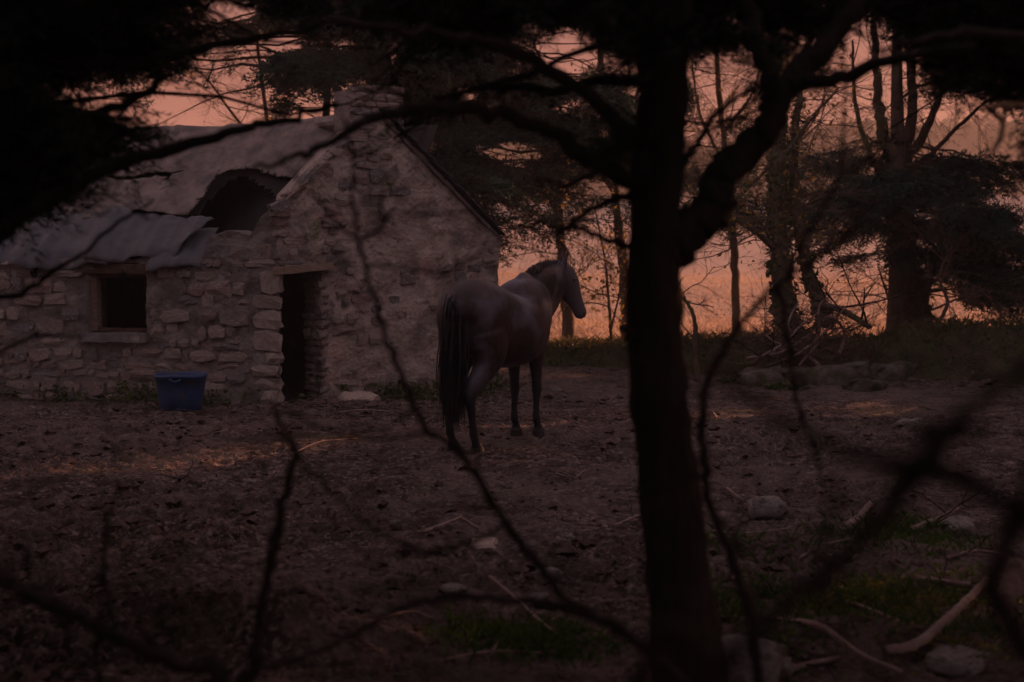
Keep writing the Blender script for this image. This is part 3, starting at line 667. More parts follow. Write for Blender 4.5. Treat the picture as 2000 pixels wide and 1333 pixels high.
# ---------------------------------------------------------------- foliage templates
def frond_template(seed, n_side=13, n_need=9, droop=.12, wd=.38, nl=.055, nw=.010):
    rs = np.random.default_rng(seed); V = []; T = []
    def tri(a, b, c): i = len(V); V.extend([a, b, c]); T.append([i, i+1, i+2])
    def strip(p, q, w): d = q-p; s = np.cross(d, [0, 0, 1.]); s /= np.linalg.norm(s)+1e-9; i = len(V); V.extend([p-s*w, p+s*w, q]); T.append([i, i+1, i+2])
    strip(np.zeros(3), np.array([1., 0, -droop]), .010)
    for k in range(n_side):
        t = (k+.6)/n_side; sg = 1 if k % 2 else -1; b = np.array([t, 0, -droop*t*t])
        ln = wd*(1-t)**.7*rs.uniform(.6, 1.15)+.05; a = rs.uniform(.5, 1.0)
        d = np.array([math.cos(a), sg*math.sin(a), rs.uniform(-.35, .05)]); e = b+d*ln
        strip(b, e, .005)
        m = max(3, int(n_need*ln/wd*1.25))
        for q in range(m):
            u = (q+rs.uniform(.2, .9))/m; o = b+d*ln*u; sg2 = 1 if q % 2 else -1
            a2 = a*sg+sg2*rs.uniform(.5, .95); nd = np.array([math.cos(a2), math.sin(a2), rs.uniform(-.3, .35)])*nl*rs.uniform(.8, 1.6)
            s = np.cross(nd, [rs.normal(0, .5), rs.normal(0, .5), 1.]); s *= nw/np.linalg.norm(s)
            tri(o-s, o+s, o+nd)
    for q in range(10):
        u = rs.uniform(.3, 1); sg2 = 1 if q % 2 else -1; o = np.array([u, 0, -droop*u*u]); nd = np.array([.6, sg2*.6, .1])*nl*1.2; s = np.array([-.5, .5*sg2, 0])*nw
        tri(o-s, o+s, o+nd)
    return np.array(V), np.array(T)
FT = [frond_template(k, 11, 9, .12, .42, .085, .020) for k in range(5)]
FTN = [frond_template(20+k, 11, 8, .15, .42, .085, .013) for k in range(4)]
def place(mb, tmpl, pos, dirs, scl, roll):
    """instances of a template along +x oriented to dirs"""
    pos = np.asarray(pos); dirs = np.asarray(dirs); n = len(pos)
    if n == 0: return
    X = dirs/(np.linalg.norm(dirs, axis=1)[:, None]+1e-9); up = np.tile([0., 0, 1], (n, 1))+rng.normal(0, roll, (n, 3))
    Yv = np.cross(up, X); Yv /= np.linalg.norm(Yv, axis=1)[:, None]+1e-9; Zv = np.cross(X, Yv)
    ch = rng.integers(0, len(tmpl), n)
    for c in range(len(tmpl)):
        k = ch == c; m = k.sum()
        if not m: continue
        V, T = tmpl[c]; Rm = np.stack([X[k], Yv[k], Zv[k]], 1)*np.asarray(scl)[k][:, None, None]
        VV_ = np.einsum('vi,nij->nvj', V, Rm)+pos[k][:, None]
        TT = T[None]+(np.arange(m)*len(V))[:, None, None]
        mb.add(VV_.reshape(-1, 3), None, TT.reshape(-1, 3))
# density maps in hundreds of pixels (rows 100 px) used to decide how thickly each tree is clothed
NEAR = """99985434555678767899
99842234434443346799
99711112222253121126
84100000011110000014
10000000000000000001
00000000000000000000"""
FAR = """55666777887877777766
44444566887766665556
22212445777755554333
00000012566544335667
00000000122100135568
00000000000000001236
00000000000000000002"""
def dmap(s): return np.array([[int(c) for c in r] for r in s.split('\n')], float)
NEAR = dmap(NEAR); FAR = dmap(FAR)
def dens(Dm, x, y):
    gx = np.clip(np.asarray(x)/100-.5, 0, 18.999); gy = np.clip(np.asarray(y)/100-.5, 0, len(Dm)-1.001)
    i = gx.astype(int); j = gy.astype(int); fx = gx-i; fy = gy-j
    return (Dm[j, i]*(1-fx)*(1-fy)+Dm[j, i+1]*fx*(1-fy)+Dm[j+1, i]*(1-fx)*fy+Dm[j+1, i+1]*fx*fy)/9*(np.asarray(y) < len(Dm)*100)
GAPS = [(345, 190, 48, 42), (350, 236, 60, 12), (500, 236, 50, 9), (420, 215, 16, 12), (555, 66, 38, 16), (460, 14, 50, 18), (1110, 95, 55, 50), (640, 215, 40, 16), (1000, 290, 60, 20), (900, 205, 30, 14), (700, 165, 16, 14), (1400, 150, 50, 60), (1375, 260, 25, 90), (1600, 240, 60, 60), (1730, 130, 60, 60), (1880, 250, 110, 50), (1430, 40, 20, 20), (1660, 180, 40, 60)]
grs = np.random.default_rng(33)
CHINKS = [(grs.uniform(60, 2000), grs.uniform(-10, 330), grs.uniform(7, 24), grs.uniform(5, 15)) for _ in range(200)]
GAPS0 = GAPS
GAPS = GAPS+[c for c in CHINKS if not (c[0] < 150 and c[1] < 150) and not (c[0] > 1800 and c[1] < 130)]
def gapf(x, y, m=0):
    r = np.zeros(np.shape(x), bool)
    for (a, b, c, d) in GAPS: r |= ((x-a)/(c+m))**2+((y-b)/(d+m))**2 < 1
    return r
def projv(p):
    p = np.asarray(p)-np.array([0, 0, H]); d = p[..., 1]*CP-p[..., 2]*SP; v = p[..., 1]*SP+p[..., 2]*CP
    return 1000+p[..., 0]/d*FPX, 666.5-v/d*FPX, d
def bezier(a, b, c, n):
    t = np.linspace(0, 1, n)[:, None]; return (1-t)**2*a+2*t*(1-t)*b+t*t*c
def conifer(name, label, tx, ty, h, rb, targets, tm, m_n, m_b, fsize, per, dm, group=None, lean=(0, 0), trunk_pts=None, allz=True, cat='tree', gm=0, extra_limbs=(), roll=.45, trad=None):
    z0 = gz(tx, ty)-.1; root = empty(name, (tx, ty, z0)); tag(root, label, cat, group); org = np.array([tx, ty, z0])
    tpts = catmull(trunk_pts, 8) if trunk_pts is not None else np.array([[tx+lean[0]*t+.06*math.sin(t*7+tx), ty+lean[1]*t+.06*math.cos(t*6), z0+h*t] for t in np.linspace(0, 1, 24)])
    rr = rb*(1-np.linspace(0, 1, len(tpts))*.88); rr[0] *= 1.25
    if trad: rr = np.interp(tpts[:, 2], trad[0], trad[1])
    mb = MB(); tube(mb, tpts, rr, 12, .12, int(abs(tx*10))); mb.build('trunk', m_b, root, True, org)
    lb = MB(); fb = MB(); PP = []; DD = []; SS = []
    for tg in targets:
        tg = np.asarray(tg); dist = np.linalg.norm(tg[:2]-[tx, ty]); zt = tg[2]+dist*rng.uniform(-.15, .30)
        zt = min(max(zt, z0+.8), z0+h*.97); k = int(np.argmin(np.abs(tpts[:, 2]-zt))); a = tpts[k]
        b = (a+tg)/2+np.array([0, 0, dist*rng.uniform(.0, .16)])+rng.normal(0, .05*dist, 3); nseg = 9
        c = bezier(a, b, tg, nseg); c[1:-1] += rng.normal(0, .012*dist, (nseg-2, 3))
        if dm is not None:
            x, y, d = projv(c[3:]); hit = False
            for (ga, gb, gc, gd) in GAPS0: hit = hit or bool(((((x-ga)/gc)**2+((y-gb)/gd)**2 < 1) & (y > 0)).any())
            if hit and rng.random() < .85: continue
        r0_ = min(.004+dist*.006, rb*.45); tube(lb, c, np.linspace(r0_, .004, nseg), 5)
        m = int(per*rng.uniform(.7, 1.3)); t = rng.uniform(.30, 1.0, m)**.8; idx = t*(nseg-1); i0 = np.minimum(idx.astype(int), nseg-2); f = (idx-i0)[:, None]
        p = c[i0]*(1-f)+c[i0+1]*f; tn = c[i0+1]-c[i0]; tn /= np.linalg.norm(tn, axis=1)[:, None]
        sd2 = np.cross(tn, [0, 0, 1.]); sd2 /= np.linalg.norm(sd2, axis=1)[:, None]+1e-6
        dd = tn*rng.uniform(.3, 1., (m, 1))+sd2*rng.choice([-1, 1], (m, 1))*rng.uniform(.3, 1.1, (m, 1)); dd[:, 2] += rng.uniform(-.45, .1, m)
        s_ = fsize*rng.uniform(.6, 1.25, m)
        if dm is not None:
            un = dd/np.linalg.norm(dd, axis=1)[:, None]*s_[:, None]; x, y, d = projv(p+un*.5); d = np.maximum(d, .1)
            on = (x > -50) & (x < 2050) & (y > -60) & (d > 0.3); ok = (rng.random(m) < dens(dm, x, y)*1.1)
            for tt in (.15, .5, .9): xa, ya, da = projv(p+un*tt); ok &= ~gapf(xa, ya, 0)
            ok = np.where(on, ok, True)
            p, dd, s_ = p[ok], dd[ok], s_[ok]
        PP.append(p); DD.append(dd); SS.append(s_)
    for (pts, r0_, r1_) in extra_limbs:
        c = catmull(pts, 6); c[1:-1] += rng.normal(0, .006, (len(c)-2, 3)); tube(lb, c, np.linspace(r0_, r1_, len(c)), 8, .15, 3)
    lb.build('limbs', m_b, root, True, org)
    if PP:
        place(fb, tm, np.concatenate(PP), np.concatenate(DD), np.concatenate(SS), roll); fb.build('foliage', m_n, root, False, org)
    return root
def sample_targets(Dm, n, dlo, dhi, xlo, xhi, ymax, gm=0, ylo=-60):
    o = []
    while len(o) < n:
        x = rng.uniform(xlo, xhi); y = rng.uniform(ylo, ymax)
        if rng.random() < dens(Dm, x, max(y, 0)) and not gapf(np.array(x), np.array(y), gm): o.append(P(x, y, rng.uniform(dlo, dhi)))
    return o
# --- near conifers framing the view
mt = [P(1545, 1900, 4.25), P(1440, 1500, 4.25), P(1352, 1333, 4.22), P(1322, 1100, 4.2), P(1300, 900, 4.2), P(1283, 700, 4.2), P(1279, 450, 4.2), P(1290, 250, 4.2), P(1303, 0, 4.2), P(1310, -300, 4.2), P(1315, -1200, 4.25), P(1310, -2600, 4.3)]
mt[0][2] = -.05
mt = [np.array([mt[2][0]+.04, 4.25+.0, -.1]), np.array([mt[2][0]+.02, 4.22, .25])]+mt[2:]
Q_ = lambda x, y, d: P(x, y, d)
limbs_main = [
    ([Q_(1300, 505, 4.2), Q_(1345, 458, 4.2), Q_(1390, 415, 4.2), Q_(1402, 368, 4.2), Q_(1432, 312, 4.2), Q_(1490, 262, 4.2), Q_(1522, 195, 4.2), Q_(1560, 140, 4.25), Q_(1640, 60, 4.3), Q_(1700, -80, 4.4)], .068, .030),
    ([Q_(1515, 215, 4.2), Q_(1500, 130, 4.2), Q_(1462, 40, 4.25), Q_(1440, -90, 4.3)], .036, .02),
    ([Q_(1540, 165, 4.2), Q_(1640, 150, 4.1), Q_(1760, 110, 3.9), Q_(1900, 90, 3.7)], .026, .010),
    ([Q_(1280, 372, 4.2), Q_(1215, 345, 4.15), Q_(1130, 300, 4.1), Q_(1077, 255, 4.0), Q_(955, 218, 3.9), Q_(815, 210, 3.8), Q_(710, 238, 3.7), Q_(622, 290, 3.65), Q_(570, 308, 3.6), Q_(490, 326, 3.6)], .030, .005),
    ([Q_(1290, 520, 4.2), Q_(1215, 482, 4.2), Q_(1150, 455, 4.1), Q_(1090, 445, 4.0), Q_(1000, 440, 3.9)], .012, .004),
    ([Q_(1250, 380, 4.2), Q_(1180, 395, 4.15), Q_(1110, 440, 4.1), Q_(1060, 470, 4.05)], .014, .003),
    ([Q_(1270, 300, 4.2), Q_(1140, 180, 4.0), Q_(980, 90, 3.8), Q_(800, 60, 3.6), Q_(620, 45, 3.5)], .024, .008),
    ([Q_(1330, 330, 4.2), Q_(1370, 270, 4.25), Q_(1420, 200, 4.3), Q_(1500, 160, 4.4)], .012, .006),
    ([Q_(1180, 330, 4.1), Q_(1100, 360, 4.05), Q_(1040, 345, 4.0)], .010, .003),
    ([Q_(815, 210, 3.8), Q_(790, 190, 3.8), Q_(730, 170, 3.75), Q_(660, 165, 3.7)], .008, .003),
    ([Q_(1240, 655, 4.15), Q_(1222, 648, 4.1), Q_(1212, 640, 4.1)], .016, .006)]
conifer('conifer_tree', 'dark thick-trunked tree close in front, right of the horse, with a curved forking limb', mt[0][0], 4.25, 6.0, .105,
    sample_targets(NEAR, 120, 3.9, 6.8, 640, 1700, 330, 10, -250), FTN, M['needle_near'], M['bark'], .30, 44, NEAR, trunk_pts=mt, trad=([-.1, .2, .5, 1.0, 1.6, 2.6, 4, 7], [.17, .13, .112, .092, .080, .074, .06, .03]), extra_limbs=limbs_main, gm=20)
# dead twigs from the main limbs, fine and dark, seen against the gable and the sky
def twigs(mb, p, d, ln, r, depth, spread=.55, droop=.0, sides=4, kids=3):
    n = 6; c = [np.asarray(p, float)]; v = np.asarray(d, float)/np.linalg.norm(d)
    for k in range(n-1):
        v = v+rng.normal(0, .16, 3)+np.array([0, 0, -droop]); v /= np.linalg.norm(v); c.append(c[-1]+v*ln/(n-1))
    c = np.array(c); tube(mb, c, np.linspace(r, r*.45, n), sides)
    if depth > 0:
        for k in range(kids+int(rng.integers(0, 2))):
            t = rng.uniform(.25, 1.0); i = min(int(t*(n-1)), n-2); q = c[i]+(c[i+1]-c[i])*(t*(n-1)-i)
            dd = (c[i+1]-c[i]); dd /= np.linalg.norm(dd); dd = dd+rng.normal(0, spread, 3); twigs(mb, q, dd, ln*rng.uniform(.45, .7), r*.55, depth-1, spread, droop, max(3, sides-1), kids)
    return c
limbs_left = [
    ([np.array([-2.9, 5.4, 1.65]), Q_(-60, 478, 4.62), Q_(0, 450, 4.50), Q_(105, 385, 4.50), Q_(245, 318, 4.50), Q_(367, 282, 4.44), Q_(455, 258, 4.38), Q_(560, 232, 4.38), Q_(660, 205, 4.38)], .030, .010),
    ([np.array([-2.9, 5.4, 2.3]), Q_(0, 120, 4.75), Q_(150, 130, 4.62), Q_(300, 120, 4.50), Q_(420, 90, 4.38), Q_(620, 50, 4.25)], .028, .012),
    ([np.array([-2.9, 5.4, 2.0]), Q_(0, 330, 4.88), Q_(120, 250, 4.75), Q_(260, 195, 4.62), Q_(320, 145, 4.50)], .03, .012),
    ([np.array([-2.9, 5.4, 1.2]), Q_(-40, 600, 4.50), Q_(100, 540, 4.38), Q_(235, 432, 4.38), Q_(300, 390, 4.38)], .012, .004),
    ([np.array([-2.9, 5.4, 1.0]), Q_(-20, 690, 4.00), Q_(90, 655, 4.00), Q_(160, 660, 4.00)], .008, .003)]
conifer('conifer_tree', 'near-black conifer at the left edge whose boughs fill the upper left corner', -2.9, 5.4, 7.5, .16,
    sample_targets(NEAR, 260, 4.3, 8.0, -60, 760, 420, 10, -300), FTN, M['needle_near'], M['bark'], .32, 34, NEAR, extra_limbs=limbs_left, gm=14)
limbs_right = [
    ([np.array([3.2, 5.6, 2.6]), Q_(2000, 60, 4.0), Q_(1850, 70, 3.8), Q_(1700, 95, 3.7)], .018, .006),
    ([np.array([3.2, 5.6, 2.3]), Q_(2010, 200, 4.0), Q_(1960, 240, 3.8), Q_(1940, 300, 3.7)], .012, .005)]
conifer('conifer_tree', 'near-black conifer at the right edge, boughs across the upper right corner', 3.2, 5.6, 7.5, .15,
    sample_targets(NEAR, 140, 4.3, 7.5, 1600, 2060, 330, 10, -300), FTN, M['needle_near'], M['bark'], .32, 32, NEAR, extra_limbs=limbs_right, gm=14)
def shade_tree(label, x, y, h):  # unseen trees, added to keep sun and sky light off the yard
    ra = rng.uniform(0, 6.283, 130); rd = 1.65*np.sqrt(rng.random(130)); ts = [np.array([x+a_*math.cos(b_), y+a_*math.sin(b_), rng.uniform(1.4, h)]) for a_, b_ in zip(rd, ra)]
    return conifer('conifer_tree', label, x, y, h, .17, ts, FT, M['needle_near'], M['bark'], .6, 16, None, 'unseen conifers added around the yard for shade')
st0 = shade_tree('tall dark conifer of the wood, added out of view to shade the yard', -3.4, 1.5, 7.5)
def copy_thing(o, loc, rz, sc=1.):
    c = o.copy(); COL.objects.link(c); c.location = loc; c.rotation_euler = (0, 0, rz); c.scale = (sc, sc, sc)
    for ch in o.children: d = ch.copy(); COL.objects.link(d); d.parent = c
    return c
for k, (x, y, sc) in enumerate([(-2.4, -1.4, 1), (0, -3.2, 1), (2.9, -.8, .9), (4.6, 2.0, 1), (5.6, 5.4, .9), (-5.6, 4.2, 1), (-7.6, 8.2, .95), (-9.3, 12.5, 1), (-5, -3.5, 1.1), (3.6, -4.2, 1.1),
        (8.6, 8.5, 1), (10.2, 11.5, 1.1), (10.6, 14.5, 1.05), (10.4, 17.5, 1.15), (11.0, 20.9, 1.1), (9.7, 19.3, .95), (10.7, 24.7, .85), (12.6, 16, 1.2), (-5.9, 7.2, .85), (-7.2, 11, .85), (-4.2, 3.0, .9), (13.4, 19, 1.1), (15, 20.6, 1.2), (11.6, 26.6, 1.0), (13.3, 26.3, .95), (14, 29, 1.1)]):
    copy_thing(st0, (x, y, gz(x, y)-.1), k*1.7, sc)
# --- conifers behind the cottage and at right
far_specs = [(-3.25, 25.0, 430, 'tall conifer rising behind the left end of the torn roof', 0, 640, 60),
             (-1.9, 24.0, 800, 'dense dark conifer directly behind the chimney', 520, 960, 180),
             (-1.1, 25.5, 1010, 'dark green conifer behind the right slope of the gable', 820, 1330, 230),
             (2.75, 28.0, 1350, 'conifer seen through the fork of the near tree', 1200, 1640, 170),
             (6.6, 24.5, 1800, 'spreading conifer with low boughs over the bank at right', 1560, 2080, 130),
             (-8.2, 24.0, 50, 'conifer far left, seen only in chinks between the near boughs', -60, 330, 60)]
for (x, y, _, lab, xl, xh, n) in far_specs:
    conifer('conifer_tree', lab, x, y, 8.5, .2 if x > 0 else .12, sample_targets(FAR, n, y-2.2, y+2.2, xl, xh, 640, 0, -120), FT, M['needle'], M['bark_back'], .72, 42, FAR, gm=2)
# ---------------------------------------------------------------- bare broadleaf trees
def bare_tree(name, label, paths, base, m, depth, nb, ln, leaf=None, nleaf=0, group=None, ivy=0, cat='tree', tw=.012, updir=.35, twm=None):
    base = np.asarray(base, float); root = empty(name, tuple(base)); tag(root, label, cat, group)
    mb = MB(); cs = []
    for (pts, r0_, r1_) in paths:
        c = catmull(pts, 8); c[1:] += rng.normal(0, r0_*.12, (len(c)-1, 3)); r = np.linspace(r0_, r1_, len(c)); tube(mb, c, r, 10, .18, len(cs)); cs.append((c, r))
    mb.build('trunk', m, root, True, base)
    tb = MB(); tips = []
    for (c, r) in cs:
        for k in range(nb):
            i = int(rng.uniform(.28, .99)*len(c)); i = min(i, len(c)-2); d = rng.normal(0, 1, 3)*np.array([1, .7, .5])+np.array([0, 0, updir]); q = twigs(tb, c[i], d, ln*rng.uniform(.5, 1.1), min(tw, r[i]*.5), depth, .5, .02, 4, 4); tips.append(q)
    if tb.n: tb.build('branches', twm or M['twig_back'], root, False, base)
    if nleaf and tips:
        T_ = np.concatenate(tips); k = rng.integers(0, len(T_), nleaf); p = T_[k]+rng.normal(0, .22, (nleaf, 3)); leafcards(p, .045, leaf or M['leaf'], 'leaves', root, base)
    if ivy:
        c, r = cs[0]; k = rng.integers(0, len(c), ivy); a = rng.uniform(0, 6.28, ivy); rr = r[k]*rng.uniform(1., 1.35, ivy)
        p = c[k]+np.stack([np.cos(a)*rr, np.sin(a)*rr, rng.normal(0, .08, ivy)], -1); leafcards(p, .06, M['ivy'], 'ivy', root, base)
    return root
def leafcards(p, s, m, name, parent, org=None, flat=False):
    n = len(p); a = rng.normal(0, 1, (n, 3)); b = rng.normal(0, 1, (n, 3))
    if flat: a[:, 2] *= .3; b[:, 2] *= .3
    a /= np.linalg.norm(a, axis=1)[:, None]; b -= a*(a*b).sum(1)[:, None]; b /= np.linalg.norm(b, axis=1)[:, None]
    s = (s*rng.uniform(.5, 1.3, n))[:, None]; c = np.cross(a, b)
    V = np.stack([p-a*s, p+b*s*.5-c*s*.15, p+a*s, p-b*s*.5-c*s*.15], 1).reshape(-1, 3); Q = np.arange(n*4).reshape(n, 4)
    mb = MB(); mb.add(V, Q); return mb.build(name, m, parent, False, org)
d1 = 21.5
bare_tree('broadleaf_tree', 'ivy-clad bare tree with tall straight trunk beside the brushwood heap', [([P(1550, 700, d1), P(1540, 640, d1), P(1527, 540, d1), P(1522, 430, d1), P(1518, 300, d1), P(1512, 150, d1), P(1500, -100, d1)], .19, .07),
    ([P(1528, 500, d1), P(1480, 455, d1-.2), P(1425, 420, d1-.4), P(1385, 380, d1-.6)], .06, .015), ([P(1522, 520, d1), P(1490, 440, d1), P(1430, 370, d1)], .035, .01), ([P(1520, 330, d1), P(1570, 250, d1), P(1640, 170, d1)], .05, .015)], P(1550, 705, d1), M['bark_back'], 3, 9, 1.3, None, 500, ivy=1800)
d2 = 21.9
bare_tree('broadleaf_tree', 'slender leaning bare trunk just right of the ivy-clad tree', [([P(1612, 640, d2), P(1600, 590, d2), P(1575, 520, d2), P(1560, 440, d2), P(1550, 330, d2), P(1560, 200, d2), P(1590, 20, d2)], .13, .04)], P(1612, 650, d2), M['bark_back'], 3, 10, 1.1, None, 250, ivy=500)
d3 = 25.0
bare_tree('broadleaf_tree', 'stout bare tree splitting into several stems above the bank', [([P(1790, 640, d3), P(1780, 590, d3), P(1770, 500, d3), P(1755, 400, d3), P(1745, 320, d3)], .30, .17),
    ([P(1750, 340, d3), P(1722, 250, d3), P(1712, 150, d3), P(1705, -40, d3)], .13, .05), ([P(1745, 330, d3), P(1775, 260, d3), P(1780, 150, d3), P(1760, -60, d3)], .13, .05),
    ([P(1760, 330, d3), P(1810, 250, d3), P(1850, 150, d3), P(1880, 40, d3)], .09, .03), ([P(1755, 350, d3), P(1820, 300, d3), P(1890, 230, d3), P(1960, 170, d3)], .06, .015),
    ([P(1760, 420, d3), P(1700, 300, d3), P(1670, 200, d3), P(1665, 80, d3)], .07, .02), ([P(1800, 640, d3), P(1815, 560, d3), P(1840, 500, d3), P(1900, 430, d3)], .05, .015), ([P(1765, 640, d3), P(1735, 580, d3), P(1715, 520, d3)], .035, .012)], P(1790, 645, d3), M['bark_back'], 3, 8, 1.3, None, 300, ivy=1200)
d4 = 26.0
bare_tree('broadleaf_tree', 'thin straight bare tree behind the horse\'s head', [([P(1113, 690, d4), P(1108, 600, d4), P(1098, 500, d4), P(1092, 420, d4), P(1088, 340, d4), P(1080, 250, d4)], .13, .04), ([P(1093, 430, d4), P(1060, 370, d4), P(1020, 340, d4)], .035, .01), ([P(1092, 400, d4), P(1120, 350, d4), P(1160, 320, d4)], .03, .01)], P(1113, 695, d4), M['bark_back'], 3, 12, 1.3, None, 900)
bare_tree('broadleaf_tree', 'tall leafless tree whose fine twigs fill the sky left of the near trunk', [([P(1225, 690, 27), P(1218, 550, 27), P(1205, 400, 27), P(1190, 240, 27), P(1170, 100, 27), P(1160, -80, 27)], .11, .04), ([P(1205, 380, 27), P(1130, 280, 26.8), P(1080, 180, 26.6), P(1040, 80, 26.5)], .05, .015), ([P(1195, 300, 27), P(1240, 200, 27), P(1270, 80, 27)], .05, .02)], P(1225, 695, 27), M['bark_back'], 3, 13, 1.5, None, 200)
bare_tree('broadleaf_tree', 'leafless tree with a dense twiggy crown seen through the fork of the near tree', [([P(1440, 660, 28), P(1436, 520, 28), P(1425, 380, 28), P(1410, 240, 28), P(1400, 110, 28), P(1385, -60, 28)], .09, .04), ([P(1420, 330, 28), P(1370, 230, 28), P(1350, 120, 28)], .04, .015), ([P(1412, 260, 28), P(1470, 180, 28), P(1500, 60, 28)], .045, .015), ([P(1425, 400, 28), P(1500, 330, 28), P(1580, 250, 28), P(1620, 170, 28)], .04, .012)], P(1440, 665, 28), M['bark_back'], 3, 11, 1.5, None, 150)
bare_tree('broadleaf_tree', 'thin leafless tree with fine twigs behind the ridge of the cottage roof', [([P(560, 640, 27), P(545, 400, 27), P(520, 220, 27), P(500, 60, 27)], .07, .03), ([P(540, 330, 27), P(460, 230, 27), P(400, 150, 27), P(350, 120, 27)], .035, .01)], P(560, 700, 27), M['bark_back'], 3, 11, 1.3, None, 100)
bare_tree('young_tree', 'crooked young stem right behind the near trunk', [([P(1362, 745, 20), P(1358, 690, 20), P(1357, 625, 20), P(1340, 590, 20), P(1322, 565, 20), P(1316, 500, 20)], .04, .015)], P(1362, 750, 20), M['bark_back'], 2, 6, .7)
bare_tree('young_tree', 'twiggy young tree left of the near trunk by the field', [([P(1195, 680, 23), P(1190, 600, 23), P(1180, 500, 23), P(1160, 400, 23)], .03, .01), ([P(1192, 650, 23), P(1212, 560, 23), P(1225, 470, 23)], .02, .008)], P(1195, 685, 23), M['twig_back'], 3, 9, 1.0, None, 350)
bare_tree('young_tree', 'leafless shrub below the stout tree at right', [([P(1830, 640, 22), P(1850, 590, 22), P(1835, 540, 22), P(1860, 480, 22)], .035, .012)], P(1830, 645, 22), M['bark_back'], 3, 8, .8)
# ---------------------------------------------------------------- overgrown bank
bx = np.linspace(-1.2, 14, 260); bt = np.linspace(-1, 1, 26); BX, BT = np.meshgrid(bx, bt, indexing='ij')
yc = np.interp(BX, [-1.2, 1, 3.2, 6, 14], [23.5, 23.3, 23.0, 21.2, 17.0])
hh = np.interp(BX, [-1.2, 0, 1.2, 3, 5, 8, 14], [.03, .15, .24, .36, .52, .85, 1.2])*(1+.22*vn(BX*1.7, BX*0, 0, 5))
prof = (1-np.abs(BT)**2.4)
BY = yc+BT*.75; BZ = base_z(BX, BY)-.12+(hh+.1)*prof+.07*fbm(BX*3, BT*3, 0, 4, 7)*(1-np.abs(BT)**4)
BYn = BY+.12*fbm(BX*2.5, BT*2, 0, 3, 17)
n0, n1 = BX.shape; i = np.arange(n0-1)[:, None]*n1; j = np.arange(n1-1)[None]; Qb = np.stack([i+j, i+n1+j, i+n1+j+1, i+j+1], -1).reshape(-1, 4)
M['bank'] = mat('bank_earth', [(.3, (.03, .022, .016)), (.55, (.07, .055, .035)), (.8, (.12, .10, .05))], 4, .95, 1, 30, .04, extra=patches(2.5, .55, (.06, .07, .022), .08, 3))
bk = link('bank', mesh('bank', np.stack([BX, BYn, BZ], -1), Qb, True), M['bank']); tag(bk, kind='structure')
def bank_pt(x, t):
    a = int(np.clip(np.searchsorted(bx, x), 0, n0-1)); b = int(np.clip((t+1)/2*(n1-1), 0, n1-1)); return np.array([BX[a, b], BYn[a, b], BZ[a, b]])
def scatter_bank(n, lo=-.9, hi=.95):
    a = rng.integers(0, n0, n); b = np.clip(((rng.uniform(lo, hi, n)+1)/2*(n1-1)).astype(int), 0, n1-1)
    return np.stack([BX[a, b], BYn[a, b], BZ[a, b]], -1)+rng.normal(0, .04, (n, 3))
tag(leafcards(scatter_bank(9000)+np.array([0, 0, .04]), .045, M['ivy'], 'ivy', None), 'ivy and bramble leaves covering the earth bank', 'ivy', kind='stuff')
# grass helper
def blades(name, p, hgt, m, wdt=.004, lean=.5, parent=None):
    n = len(p); a = rng.uniform(0, 6.28, n); l = rng.uniform(.1, lean, n)*hgt; hgt = hgt*rng.uniform(.5, 1.2, n)
    dx = np.stack([np.cos(a)*l, np.sin(a)*l, hgt], -1); sd2 = np.stack([-np.sin(a), np.cos(a), 0*a], -1)*wdt
    V = np.stack([p-sd2, p+sd2, p+dx*.55+sd2*.7-[0, 0, 0], p+dx*np.array([1.3, 1.3, 1.])], 1); V[:, 2, :2] -= dx[:, :2]*.2
    T = np.array([[0, 1, 2], [0, 2, 3]])[None]+(np.arange(n)*4)[:, None, None]; mb = MB(); mb.add(V.reshape(-1, 3), None, T.reshape(-1, 3)); return mb.build(name, m, parent)
M['roughgrass'] = mat('rough_grass', [(.3, (.05, .045, .02)), (.55, (.11, .085, .04)), (.8, (.22, .17, .09))], 3, .8, 0, trans=.3)
p = scatter_bank(7000, -.6, .9); tag(blades('grass', p, .15, M['roughgrass'], .006, .9), 'rough grass growing along the top of the bank', 'grass', kind='stuff')
def field_grass():
    n = 70000; y = 26+rng.random(n)**1.3*60; x = rng.uniform(-.1, .42, n)*y; z = ground_z(x, y)
    return blades('dry_grass', np.stack([x, y, z], -1), .12, mat('dry_grass', [(.3, (.22, .15, .12)), (.7, (.46, .36, .29))], 1, .8, 0, trans=.55), .018, .8)
tag(field_grass(), 'dry golden grass of the field beyond the bank', 'grass', kind='stuff')
# ---------------------------------------------------------------- ground litter (stuff)
def yard_pts(n, ylo=5.4, yhi=23):
    y = np.exp(rng.uniform(math.log(ylo), math.log(yhi), n)); x = rng.uniform(-.42, .42, n)*y
    return x, y
x, y = yard_pts(26000); z = ground_z(x, y); n = len(x)
x[:5200] = rng.normal(-1.2, 1.5, 5200); y[:5200] = 15.6+rng.normal(0, .45, 5200)-.0*x[:5200]; z = ground_z(x, y)
a = rng.uniform(0, 6.28, n); ln = rng.uniform(.02, .11, n)*(.6+y/16); d = np.stack([np.cos(a), np.sin(a), rng.normal(0, .18, n)], -1)*ln[:, None]; s = np.stack([-np.sin(a), np.cos(a), .6+0*a], -1)*(.0022*(.5+y/12))[:, None]
p = np.stack([x, y, z+.012], -1); b = d*.5+s*rng.normal(0, 5, n)[:, None]
V = np.stack([p-s, p+s, p+b+s, p+b-s, p+d+s*.5, p+d-s*.5], 1).reshape(-1, 3); Qs = (np.array([[0, 1, 2, 3], [3, 2, 4, 5]])[None]+(np.arange(n)*6)[:, None, None]).reshape(-1, 4)
mb = MB(); mb.add(V, Qs); tag(mb.build('straw', M['straw'], None), 'broken straw and thin twigs trodden into the mud', 'straw', kind='stuff')
